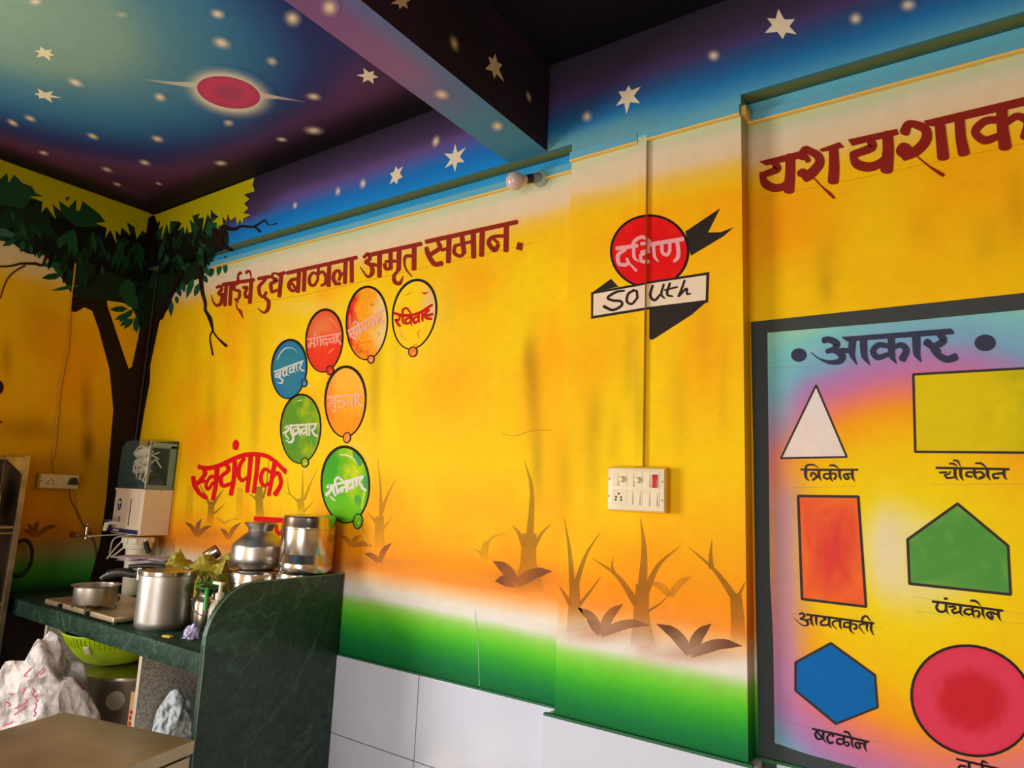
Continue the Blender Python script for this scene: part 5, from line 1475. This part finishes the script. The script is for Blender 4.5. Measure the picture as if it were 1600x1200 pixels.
# --- under the worktop: big pot, basket, sack, carton, rag
cb = (.86, -.300, .4485); rb = .218
t = vessel('big_pot', 'large steel cooking pot with a lid under the worktop', 'pot', cb, [
    ('body', [(0, 0), (rb * .9, 0), (rb * .97, .02), (rb * .975, .26), (rb, .268), (rb, .276), (rb * .97, .272), (rb * .95, .26), (0, .02)], M_STEELB),
    ('lid', [(rb * 1.02, .277), (rb * 1.02, .284), (rb * .9, .290), (rb * .5, .300), (0, .302), (0, .296), (rb * .9, .284), (rb * .97, .277)], M_STEEL)])
st_ = un(172, 1068, 'y', -.45); dv = V3((CAM[0] - cb[0], CAM[1] - cb[1], 0)).normalized(); ang = math.atan2(dv.y, dv.x) - .30
q = V3((cb[0] + rb * .976 * math.cos(ang), cb[1] + rb * .976 * math.sin(ang), cb[2] + .20))
G().lathe([(0, .0), (.034, .0), (.036, -.002), (0, -.002)], tuple(q + V3((math.cos(ang), math.sin(ang), 0)) * .002), 28, (math.cos(ang), math.sin(ang), 0)).obj('stamp', mat('worn_round_sticker', (186, 176, 160), .6), t)
cbk = (.805, -.375, .7515)
t = thing('plastic_basket', 'lime green plastic basket standing on the lid of the big pot', 'basket', cbk)
rk = .195
G().lathe([(0, .002), (rk * .46, .002), (rk * .60, .012), (rk * .80, .050), (rk * .95, .100), (rk, .122), (rk * 1.03, .124), (rk * 1.03, .130), (rk * .97, .128), (rk * .92, .1), (rk * .76, .052), (rk * .56, .018), (0, .006)], cbk, 56).obj('body', M_LIME, t)
ribs = G()
for k in range(64):
    a = 2 * math.pi * k / 64
    ribs.tube([(cbk[0] + rr * math.cos(a), cbk[1] + rr * math.sin(a), cbk[2] + zz) for rr, zz in ((rk * .90, .078), (rk * .955, .098), (rk * .995, .118))], .0013, 5)
rb_ = ribs.obj('ribs', M_LIME, t); rb_['kind'] = 'stuff'
an = math.atan2(CAM[1] - cbk[1], CAM[0] - cbk[0]) - .60
G().box((-.002, -.012, -.020), (.002, .012, .020), .001, M=Matrix.Translation((cbk[0] + rk * .885 * math.cos(an), cbk[1] + rk * .885 * math.sin(an), cbk[2] + .074)) @ Matrix.Rotation(an, 4, 'Z') @ Matrix.Rotation(.6, 4, 'Y')).obj('price_sticker', M_WHITEP, t)
# sack
def sackw(w_):
    t = (w_.z + .40) / .80
    k = 1.0 if t < .55 else 1.0 - .22 * ((t - .55) / .45) ** 1.5
    return V3((w_.x * k - .03 * t, w_.y * k, w_.z))
sack = facet_crumple('sack', 'crumpled white woven sack with faded pink print below the worktop', 'sack', (.955, -.664, 0), (.240, .132, .48), M_SACK, 37, 3, .125, .14, RX, sackw, .88, 4, 1)
sack['label'] = 'crumpled white woven sack with faded pink print below the worktop'
# pink print, laid on the sack's surface
from mathutils.bvhtree import BVHTree
bpy.context.view_layer.update()
def wrap_print(obj, strokes, w, m, parent, name, off=.0018):
    bvh = BVHTree.FromPolygons([v.co[:] for v in obj.data.vertices], [p.vertices[:] for p in obj.data.polygons])
    V = []; F = []; o0 = V3(CAM) - obj.location
    for pts in strokes:
        Q = crm(pts, 6); prev = None
        for i, p in enumerate(Q):
            t = Q[min(i + 1, len(Q) - 1)] - Q[max(i - 1, 0)]; l = np.hypot(*t) or 1; nn = np.array([-t[1], t[0]]) / l * w / 2
            row = []
            for s_ in (1, -1):
                uv = p + nn * s_; d = V3(FW + RT * (uv[0] - 800) / FPX + UP * (600 - uv[1]) / FPX).normalized()
                hit = bvh.ray_cast(o0, d)
                row.append(None if hit[0] is None else hit[0] + hit[1] * off * (1 if hit[1].dot(d) < 0 else -1))
            if row[0] is None or row[1] is None: prev = None; continue
            n = len(V); V += [tuple(row[0] + obj.location), tuple(row[1] + obj.location)]
            if prev is not None: F.append((prev, prev + 1, n + 1, n))
            prev = n
    if not F: return None
    return mesh_obj(name, V, F, m, parent)
sh = lambda L: [(x / 8.57, 1010 + y / 8.57) for x, y in L]
wrap_print(sack, [sh([(440, 560), (470, 600), (440, 640), (480, 680), (500, 640)]), sh([(470, 700), (510, 720), (480, 760), (490, 800), (460, 860), (480, 900), (450, 940)]), sh([(600, 290), (520, 350), (460, 420)]), sh([(610, 320), (540, 380)]),
                  sh([(350, 700), (350, 750), (200, 830)]), sh([(370, 800), (190, 915)]), sh([(350, 540), (300, 640)]), sh([(130, 640), (180, 650)]), sh([(80, 740), (140, 780), (100, 800)]), sh([(30, 1060), (120, 1040), (180, 1000)]),
                  sh([(990, 420), (1060, 500), (1130, 590)]), sh([(1180, 520), (1240, 580)]), sh([(1200, 640), (1300, 650), (1360, 720)]), sh([(1120, 480), (1200, 560), (1160, 600)]), sh([(420, 290), (330, 390), (370, 400)])], 1.6, M_PRINT, sack, 'pink_print')['kind'] = 'stuff'
# carton
t = thing('cardboard_carton', 'small brown cardboard carton between the big pot and the granite slab', 'carton', (1.235, -.455, .449))
G().box((1.19, -.492, .449), (1.282, -.40, .725), .002).obj('box', M_CARD, t, smooth=False)
pt = G()
for k in range(6):
    z = .55 + k * .020; pt.box((1.2822, -.470, z), (1.2828, -.458 + .004 * (k % 2), z + .012))
    pt.box((1.20 , -.4926, z), (1.214 + .004 * (k % 2), -.492, z + .012))
o = pt.obj('red_printing', M_RED, t, smooth=False); o['kind'] = 'stuff'
# rag
def hang(x, y): return -.20 * max(0, -y) ** 1.0 - .05 * abs(x) + .012 * math.sin(x * 22)
rg = facet_crumple('rag', 'pale blue-white rag heaped in front of the granite slab', 'rag', (1.40, -.440, .4485), (.078, .050, .155), M_CLOTH, 24, 3, .15, .2, .5, None, .9, 3, 1)
fg = G(); r = random.Random(2)
for k in range(14):
    a = r.uniform(-1, 1) * .06; x0 = 1.385 + a * .7; z0 = .42 + .275 + r.uniform(-.02, .012); y0 = -.45 + r.uniform(-.03, .03)
    fg.tube([(x0, y0, z0 - .02), (x0 + r.uniform(-.01, .01), y0 - .006, z0 + .008), (x0 + r.uniform(-.02, .02), y0 - .012, z0 + r.uniform(.0, .02))], .0005, 4)
f_ = fg.obj('frayed_threads', M_CLOTH, rg); f_['kind'] = 'stuff'
# --- foreground steel table
a, b, c_ = un(100, 1112, 'z', .75), un(305, 1156, 'z', .75), un(0, 1138, 'z', .75)
ex = (b - a); Lx = np.linalg.norm(ex); ex /= Lx; ey = np.array([ex[1], -ex[0], 0])
if ey @ (c_ - a) < 0: ey = -ey
ang = math.atan2(ex[1], ex[0]); Ly = .75
tt = thing('steel_table', 'worn steel-topped work table in the lower left corner', 'table', (a[0] + ex[0] * Lx / 2 + ey[0] * Ly / 2, a[1] + ex[1] * Lx / 2 + ey[1] * Ly / 2, 0))
MT_ = Matrix(((ex[0], -ey[0], 0, a[0]), (ex[1], -ey[1], 0, a[1]), (0, 0, 1, 0), (0, 0, 0, 1)))
G().box((0, -Ly, .712), (Lx, 0, .75), .004, M=MT_).obj('table_top', M_TABLE, tt, smooth=False)
G().box((.01, -Ly + .01, .650), (Lx - .002, -.01, .706), .003, M=MT_).obj('apron', M_TABLE, tt, smooth=False)
G().box((.02, -Ly + .02, .706), (Lx - .012, -.02, .712), M=MT_).obj('gap_strip', M_BLACK, tt, smooth=False)
for x in (.03, Lx - .035):
    for y in (-.035, -Ly + .035): G().box((x - .018, y - .018, 0), (x + .018, y + .018, .65), .003, M=MT_).obj('leg', M_TABLE, tt, smooth=False)
G().box((.02, -Ly + .02, .18), (Lx - .02, -.02, .20), .002, M=MT_).obj('lower_shelf', M_TABLE, tt, smooth=False)
# --- steel rack at the left wall
XR = .26
def ry(u, v): return un(u, v, 'x', XR)
rt_ = ry(47, 712); yr = rt_[1]; zr = rt_[2]
t = thing('dish_rack', 'tall steel dish rack with cups and plates at the left edge', 'rack', (.15, yr - .45, 0))
G().box((XR - .022, yr - .020, 0), (XR + .004, yr + .003, zr), .002).obj('post', M_RACK, t, smooth=False)
G().box((.012, yr - .020, 0), (.036, yr + .003, zr), .002).obj('post', M_RACK, t, smooth=False)
for x in (XR - .022, .012): G().box((x, yr - .92, 0), (x + .024, yr - .90, zr), .002).obj('post', M_RACK, t, smooth=False)
zs = [zr - .012, ry(20, 822)[2], ry(10, 942)[2], .35]
for i, z in enumerate(zs):
    g = G().box((XR - .016, yr - .9, z - .012), (XR - .004, yr - .02, z), .002).box((.014, yr - .9, z - .012), (.026, yr - .02, z), .002)
    g.box((.03, yr - .016, z - .012), (XR - .02, yr - .004, z), .002)
    if i: g.box((XR - .016, yr - .9, z - .036), (XR - .008, yr - .02, z - .028), .002)
    g.obj('shelf_frame', M_RACK, t, smooth=False)
    if i:
        for k in range(14): G().tube([(.02, yr - .05 - k * .06, z - .004), (XR - .01, yr - .05 - k * .06, z - .004)], .003, 6).obj('rod', M_RACK, t)
G().box((.030, yr - .006, .35), (XR - .020, yr - .004, zr - .01), .0005).obj('end_sheet', bpy.data.materials.get('dull_rack_back') or mat('dull_rack_back', (88, 72, 58), .4, .8, bs=12, bstr=.2, var=.3, vscale=10), t, smooth=False)
g = G().prism([(XR - .001, yr - .02, zr - .01), (XR - .001, yr - .10, zr - .01), (XR - .001, yr - .02, zr - .085)], (-.002, 0, 0)); g.obj('gusset', M_RACK, t, smooth=False)
G().box((.008, yr - .9, .35), (.011, yr - .01, zr - .02), .0005).obj('back_sheet', mat('dull_rack_back', (88, 72, 58), .4, .8, bs=12, bstr=.2, var=.3, vscale=10), t, smooth=False)
for k in range(6):
    y = yr - .13 - k * .060; z = zs[1] + .005
    q = thing('steel_plate', ['steel plate on edge in the rack, nearest the corner', 'second steel plate on edge from the corner end of the rack', 'third steel plate on edge from the corner end of the rack', 'fourth steel plate on edge from the corner end of the rack', 'fifth steel plate on edge from the corner end of the rack', 'steel plate on edge deepest in the rack row'][k], 'plate', (.135, y, z), 'plates in the dish rack')
    G().lathe([(0, 0), (.085, 0), (.098, .010), (.105, .011), (.103, .013), (.086, .003), (0, .003)], (.135, y, z + .106), 32, (.75, -1, .0)).obj('disc', M_STEELB, q)
for k in range(5):
    y = yr - .10 - k * .075; z = zs[2] + .001
    q = thing('steel_tumbler', ['upturned steel tumbler on the rack shelf, nearest the corner', 'second upturned tumbler from the corner end of the rack', 'third upturned tumbler from the corner end of the rack', 'fourth upturned tumbler from the corner end of the rack', 'upturned steel tumbler furthest from the corner in the rack'][k], 'tumbler', (.15, y, z), 'tumblers in the dish rack')
    G().lathe([(.034, 0), (.036, .002), (.030, .10), (.027, .105), (0, .105)], (.15, y, z), 28).obj('body', M_STEELB, q)
t = thing('frying_pan', 'black ring-handled pan hanging behind the rack post', 'pan', (.045, yr + .05, 1.05))
p0 = un(33, 872, 'x', .03)
G().tube([(.03, p0[1] + .045 * math.cos(a), p0[2] + .085 * math.sin(a)) for a in np.linspace(0, 2 * math.pi, 30)[:-1]], .008, 8, closed=True).obj('ring_handle', M_RUBBER, t)
G().tube([(.012, p0[1], p0[2] + .085), (.03, p0[1], p0[2] + .083)], .004, 8).obj('hook', M_STEELB, t)

# --- water purifier on the south wall in the corner
X0, X1, Y1, Z0, Z1, ZM = .135, .440, -.155, 1.232, 1.705, 1.452
M_TEAL = mat('teal_grey_plastic', (140, 170, 165), .4)
t = thing('water_purifier', 'wall-mounted cream water purifier with a smoky clear upper cover', 'purifier', (.31, -.08, Z0))
def shell_prism(x0, x1, y0, y1, z0, z1, r, top=False):
    P = [(x0, y0), (x0, y1 + r), (x0 + r * .35, y1 + r * .3), (x0 + r, y1), (x1 - r * .3, y1), (x1, y1 + r * .25), (x1, y0)]
    return P
P = shell_prism(X0, X1, -.004, Y1, 0, 0, .04)
G().prism([(x, y, Z0) for x, y in P], (0, 0, ZM - Z0)).obj('tank_body', M_CREAM, t, smooth=False)
G().prism([(x * 1.0 + (.004 if x > .3 else -.004), y - (.004 if y < -.05 else 0), ZM - .008) for x, y in P], (0, 0, .010)).obj('rim', M_CREAM, t, smooth=False)
G().box((X0 + .006, -.012, ZM), (X1 - .004, -.004, Z1 - .004), .002).obj('back_plate', mat('dark_back', (58, 54, 46), .5), t, smooth=False)
cv = G(); A = [(x, y, ZM + .002) for x, y in P]; B = [(x, y, Z1 - .05) for x, y in P]; C_ = [(x * .96 + .31 * .04, y * .90, Z1 - .012) for x, y in P]; D_ = [(x * .84 + .31 * .16, y * .72, Z1) for x, y in P]
for z0_, z1_, ya, yb2 in ((ZM + .004, ZM + .024, Y1 + .008, -.010), (Z1 - .045, Z1 - .018, Y1 + .02, -.010), (ZM + .02, Z1 - .03, -.040, -.010), (ZM + .02, Z1 - .03, Y1 + .008, Y1 + .020)):
    G().box((X1 - .006, ya, z0_), (X1 - .0015, yb2, z1_), .001).obj('side_frame', M_TEAL, t, smooth=False)
n = len(P); cv.add(A + B + C_ + D_, [(i + k * n, i + 1 + k * n, i + 1 + (k + 1) * n, i + (k + 1) * n) for k in range(3) for i in range(n - 1)] + [tuple(range(3 * n, 4 * n))])
cv.obj('clear_cover', M_SMOKE, t, smooth=False)
G().tube([(X1 - .0005, Y1 + .006, ZM + .01), (X1 - .0005, Y1 + .006, Z1 - .05), (X1 - .008, Y1 + .014, Z1 - .014)], .0022, 6).obj('cover_seam', M_WHITEP, t)
for i, (x, z) in enumerate(((.24, 1.64), (.25, 1.592), (.26, 1.545))):
    f = G().tube([(x - .045, -.085, z - .012), (x - .03, -.085, z - .008), (x + .07, -.080, z + .012), (x + .085, -.08, z + .016)], [.014, .024, .024, .014], 16).obj('filter_cartridge', M_WHITEP, t)
    G().tube([(x - .058, -.085, z - .015), (x - .04, -.085, z - .011)], .012, 12).obj('cap', M_BLUE, f)
    G().tube([(x + .085, -.08, z + .016), (x + .10, -.08, z + .020)], .012, 12).obj('cap', M_BLUE, f)
G().tube([(.20, -.09, 1.500), (.40, -.085, 1.505)], .035, 18).obj('pump', M_BLACK, t)
G().lathe([(0, 0), (.03, 0), (.03, .02), (0, .02)], (.405, -.08, 1.48), 16, (1, 0, .1)).obj('pump_cap', M_NAVY, t)
tb = G(); r = random.Random(4)
for k in range(11):
    a_ = V3((r.uniform(.20, .42), r.uniform(-.13, -.05), r.uniform(1.47, 1.64))); b_ = V3((r.uniform(.24, .42), r.uniform(-.13, -.05), r.uniform(1.47, 1.65)))
    m_ = (a_ + b_) / 2 + V3((r.uniform(-.03, .03), -.02, r.uniform(-.05, .05))); m_.y = max(m_.y, -.138)
    tb.tube([tuple(p) for p in crm([a_, m_, b_], 6)], .0035, 6)
tb.obj('tubing', M_WHITEP, t)
yf = Y1 - .0012
def oval(cx, cz, rx, rz, y): return [(cx + rx * math.cos(a), y, cz + rz * math.sin(a)) for a in np.linspace(0, 2 * math.pi, 25)[:-1]]
def pz(u, v): q = un(u, v, 'y', Y1); return q[0], q[2]
x, z = pz(187, 788); b = G().prism(oval(x, z, .020, .030, yf), (0, .001, 0)).obj('badge', mat('dark_badge', (52, 42, 58), .3), t, smooth=False)
G().prism(oval(x, z + .010, .012, .009, yf - .0006), (0, .0006, 0)).obj('badge_white', M_WHITEP, b, smooth=False); G().prism(oval(x, z - .010, .011, .010, yf - .0006), (0, .0006, 0)).obj('badge_blue', mat('badge_blue', (110, 140, 190), .4), b, smooth=False)
x, z = pz(186, 811); G().box((x - .013, yf, z - .014), (x + .013, yf + .001, z + .014)).obj('sticker', mat('grey_sticker', (115, 130, 140), .5), t, smooth=False)
x, z = pz(203, 800); G().box((x - .0035, yf - .001, z - .066), (x + .0035, yf + .0015, z + .064), .001).obj('level_gauge', mat('gauge_brown', (95, 75, 58), .4), t, smooth=False)
x0_, z_ = pz(178, 832); G().box((X0 + .014, yf - .0012, Z0 + .004), (X1 - .006, yf + .001, Z0 + .024), .0004).obj('blue_strip', M_NAVY, t, smooth=False)
G().box((X0 + .06, yf - .0018, Z0 + .010), (X0 + .12, yf - .001, Z0 + .018)).obj('strip_writing', M_WHITEP, t, smooth=False)
G().lathe([(0, 0), (.003, 0), (.003, .002), (0, .002)], (X1 + .0042, -.07, ZM - .004), 10, (1, 0, 0)).obj('screw', M_BRASS, t)
x, z = pz(183, 818)
tp = G().tube([(x, Y1, Z0 + .05), (x, Y1 - .03, Z0 + .05), (x - .004, Y1 - .048, Z0 + .045), (x - .004, Y1 - .055, Z0 + .01)], [.010, .010, .013, .009], 12).obj('tap', M_WHITEP, t)
G().box((x - .016, Y1 - .062, Z0 + .058), (x + .008, Y1 - .030, Z0 + .066), .002).obj('tap_lever', M_BLUE, tp)
# brass inlet valve on the left wall
pv = un(113, 835, 'x', .0); pv = (0, pv[1], pv[2])
t = thing('inlet_valve', 'chrome and brass inlet valve sticking out of the left wall', 'valve', (.04, pv[1], pv[2]))
G().lathe([(0, 0), (.016, 0), (.012, .012), (.010, .014), (.010, .05), (0, .05)], pv, 16, (1, 0, 0)).obj('elbow', M_BRASS, t)
G().tube([(.045, pv[1], pv[2]), (.075, pv[1] + .002, pv[2])], .014, 6).obj('nut', M_STEELB, t)
G().tube([(.07, pv[1], pv[2]), (.13, pv[1] + .01, pv[2] + .002), (.150, pv[1] + .01, pv[2])], .008, 10).obj('body', M_STEEL, t)
G().tube([(.125, pv[1] + .01, pv[2] - .014), (.125, pv[1] + .01, pv[2] + .045)], [.009, .011], 12).obj('stem', M_STEEL, t)
G().sphere((.125, pv[1] + .01, pv[2] + .058), .009, 0, 12, 8).obj('knob', M_STEEL, t)
G().tube([(.150, pv[1] + .01, pv[2]), (.17, pv[1] + .05, pv[2] + .004), (.18, -.12, Z0 - .012), (.20, -.10, Z0 - .006)], .003, 8).obj('hose', M_WHITEP, t)
# white pre-filter canister
cf = (.405, -.130, CT); Rf = .056
t = thing('filter_housing', 'cream upright filter housing with a ribbed cap under the purifier', 'filter', cf)
G().lathe([(0, 0), (Rf * .72, 0), (Rf * .80, .01), (Rf * .90, .225), (0, .225)], cf, 30).obj('bowl', M_WHITEP, t)
G().lathe([(Rf * .9, .215), (Rf * 1.12, .218), (Rf * 1.16, .232), (Rf * 1.16, .240), (Rf * 1.22, .243), (Rf * 1.22, .268), (Rf * 1.12, .271), (0, .271)], cf, 30).obj('cap', M_WHITEP, t)
for k in range(10):
    a = 2 * math.pi * k / 10; G().box((Rf * 1.18, -.006, .244), (Rf * 1.30, .006, .269), .001, M=Matrix.Translation(cf) @ Matrix.Rotation(a, 4, 'Z')).obj('cap_rib', M_WHITEP, t)
G().tube([(cf[0] + Rf * 1.2, cf[1], CT + .255), (cf[0] + Rf * 1.35, cf[1] + .02, CT + .2)], .012, 10).obj('clip', M_BLACK, t)
for pts, nm in (([(cf[0] - Rf * 1.2, cf[1], CT + .255), (cf[0] - .10, cf[1] - .02, CT + .25), (cf[0] - .13, cf[1] - .04, CT + .21), (cf[0] - .12, cf[1] - .08, CT + .16)], 'tube'), ([(cf[0] - Rf * 1.1, cf[1] - .02, CT + .23), (cf[0] - .12, cf[1] - .06, CT + .17), (cf[0] - .22, cf[1] - .02, CT + .20), (cf[0] - .23, cf[1], CT + .25), (cf[0] - .20, -.06, CT + .268)], 'tube')):
    G().tube([tuple(p) for p in crm(pts, 6)], .004, 8).obj(nm, M_WHITEP, t)

# --- electrical: socket board, plug, cord
def lw(u, v, x=0.0): return un(u, v, 'x', x)
a, b = lw(58, 741), lw(120, 763)
y0, y1 = a[1], b[1]; zc = (a[2] + b[2]) / 2; hz = .033
t = thing('socket_board', 'yellowed socket board on the left wall with a black plug in it', 'socket', (.01, (y0 + y1) / 2, zc))
G().box((.0005, y0, zc - hz - .005), (.020, y1, zc + hz + .005), .004).obj('box', mat('yellowed_plastic', (200, 165, 50), .5), t)
G().box((.0195, y0 + .008, zc - hz), (.0245, y1 - .008, zc + hz), .002).obj('plate', M_IVORY, t)
W = y1 - y0
s1 = G().box((.024, y0 + .030, zc - .020), (.0262, y0 + .030 + W * .26, zc + .020), .001).obj('socket', M_IVORY, t)
for dy, dz in ((.5, .012), (.28, .002), (.72, .002), (.28, -.011), (.72, -.011)): G().lathe([(0, 0), (.0032, 0), (.0032, .0008), (0, .0008)], (.0263, y0 + .030 + W * .26 * dy, zc + dz), 10, (1, 0, 0)).obj('hole', M_BLACK, s1)
G().box((.024, y0 + W * .42, zc - .021), (.0275, y0 + W * .56, zc + .021), .0012).obj('switch', M_IVORY, t)
G().box((.024, y1 - W * .34, zc - .022), (.0258, y1 - .024, zc + .022), .001).obj('socket', M_IVORY, t)
for y in (y0 + .012, y1 - .012): G().lathe([(0, 0), (.003, 0), (.003, .001), (0, .001)], (.0246, y, zc), 10, (1, 0, 0)).obj('screw', M_BLACK, t)
py = y1 - W * .2
t = thing('plug_and_cord', 'black three-pin plug with its dark cord running to the purifier', 'plug', (.04, py, zc))
G().prism([(.027, py - .020, zc - .014), (.027, py - .014, zc + .014), (.027, py - .006, zc + .022), (.027, py + .006, zc + .022), (.027, py + .014, zc + .014), (.027, py + .020, zc - .014)], (.026, 0, 0)).obj('plug', M_BLACK, t, smooth=False)
q = [lw(109, 765, .04), lw(110, 780, .03), lw(117, 793, .012), lw(123, 808, .006), lw(131, 823, .006), lw(138, 832, .006), lw(147, 850, .006), lw(150, 870, .006)]
G().tube([tuple(p) for p in crm(q, 5)], .0032, 8).obj('cord', M_BROWN, t)
q = [(118, 412), (115, 440), (112, 460), (110, 485), (108, 510), (107, 540), (102, 562), (99, 580), (95, 600), (92, 625), (91, 645), (88, 665), (87, 690), (83, 715), (85, 735), (89, 741)]
t = G().tube([tuple(p) for p in crm([lw(u, v, .006) for u, v in q], 4)], .004, 7).obj('wall_cable', mat('painted_over_cable', (200, 150, 20), .6), at=tuple(lw(92, 625))); t['label'] = 'thin painted-over cable running down the left wall to the socket board'; t['category'] = 'cable'
t = G().tube([(.010, -.010, z) for z in (2.66, 2.2, 1.9, 1.70)], .006, 8).obj('corner_pipe', mat('painted_over_pipe', (52, 32, 30), .5), at=(.01, -.01, 1.7)); t['label'] = 'thin dark pipe running up the corner over the painted trunk'; t['category'] = 'pipe'

# --- switch board on the pillar
yb = -PD
def ps(u, v, y=-PD - .03): return un(u, v, 'y', y)
a, b = ps(950, 729), ps(1040, 803)
x0, x1 = a[0], b[0]; z1 = (ps(950, 729)[2] + ps(1040, 731)[2]) / 2; z0 = (ps(956, 797)[2] + ps(1038, 803)[2]) / 2
t = thing('switch_board', 'cream switch board with rocker switches and a red indicator on the pillar', 'switchboard', ((x0 + x1) / 2, yb - .015, z0))
G().box((x0, yb - .030, z0), (x1, yb - .0005, z1), .003).obj('box', mat('yellow_backed_box', (225, 175, 60), .45), t)
G().box((x0 + .004, yb - .034, z0 + .004), (x1 - .003, yb - .029, z1 - .004), .002).obj('plate', M_IVORY, t)
Wb, Hb = x1 - x0, z1 - z0
fx = lambda X: x0 + Wb * (X - 110) / 1220; fz = lambda Y: z1 - Hb * (Y - 110) / 980
yp = yb - .034
for X0_, X1_, Y0_, Y1_ in ((225, 540, 215, 560), (550, 860, 215, 570), (890, 1215, 215, 580), (225, 540, 600, 950), (550, 870, 625, 965), (890, 1215, 635, 975)):
    G().box((fx(X0_), yp - .0012, fz(Y1_)), (fx(X1_), yp + .001, fz(Y0_)), .0006).obj('module', M_IVORY, t, smooth=False)
for X0_, X1_, Y0_, Y1_ in ((250, 355, 240, 525), (580, 685, 250, 540), (910, 1025, 260, 550), (572, 672, 645, 930), (718, 825, 650, 938), (910, 1020, 660, 945), (1065, 1175, 665, 952)):
    g = G().prism([(fx(X0_), yp - .0012, fz(Y0_)), (fx(X0_), yp - .0022, fz(Y0_)), (fx(X0_), yp - .0052, fz(Y1_)), (fx(X0_), yp - .0012, fz(Y1_))], (fx(X1_) - fx(X0_), 0, 0)); g.obj('rocker_switch', mat('rocker_cream', (236, 222, 190), .3) if 'rocker_cream' not in bpy.data.materials else bpy.data.materials['rocker_cream'], t, smooth=False)
G().box((fx(1068), yp - .004, fz(555)), (fx(1182), yp - .001, fz(268)), .0012).obj('red_indicator', M_RED, t)
for X_, Y_ in ((440, 385), (785, 398)): G().lathe([(0, 0), (.009, 0), (.0085, .006), (.006, .010), (0, .0115)], (fx(X_), yp - .001, fz(Y_)), 22, (0, -1, 0)).obj('dimmer_knob', M_IVORY, t)
for X_, Y_ in ((372, 705), (318, 780), (424, 785), (312, 842), (427, 845)): G().lathe([(0, 0), (.0032, 0), (.0032, .0006), (0, .0006)], (fx(X_), yp - .0012, fz(Y_)), 12, (0, -1, 0)).obj('socket_hole', M_BLACK, t)
for X_, Y_ in ((157, 380), (152, 765), (1270, 415), (1268, 820)): G().lathe([(0, 0), (.0036, 0), (.0030, .001), (0, .001)], (fx(X_), yp, fz(Y_)), 12, (0, -1, 0)).obj('screw', M_BRASS, t)

# --- bulb and holder
hb_ = un(843, 277, 'y', -.015)
t = thing('bulb_holder', 'pale bulb holder on the blue wall band beside the pillar', 'bulb holder', (hb_[0], -.02, hb_[2]))
hx, hz_ = hb_[0], hb_[2]
M_HOLD = mat('grey_green_holder', (160, 175, 160), .5)
G().lathe([(0, 0), (.030, 0), (.030, .006), (.026, .012), (.020, .018), (0, .018)], (hx, -.001, hz_), 28, (0, -1, 0)).obj('base_plate', M_HOLD, t)
ax = V3((-.62, -.70, -.30)).normalized(); p0 = V3((hx, -.016, hz_))
G().tube([tuple(p0), tuple(p0 + ax * .030)], [.017, .016], 18).obj('neck', M_GREY, t)
G().tube([tuple(p0 + ax * .026), tuple(p0 + ax * .048)], [.0165, .0155], 18).obj('socket_ring', M_BLACK, t)
bc = p0 + ax * .092
t = thing('light_bulb', 'round frosted pinkish light bulb, unlit', 'bulb', tuple(bc))
R = .033; pr_ = [(.012, -.048), (.013, -.040), (.016, -.034)] + [(R * math.sin(a), -R * math.cos(a)) for a in np.linspace(.55, math.pi, 16)]
G().lathe(pr_, tuple(bc), 36, tuple(ax)).obj('globe', M_BULB, t)
G().lathe([(0, -.052), (.0125, -.052), (.0125, -.044), (0, -.044)], tuple(bc), 20, tuple(ax)).obj('cap', M_BRASS, t)
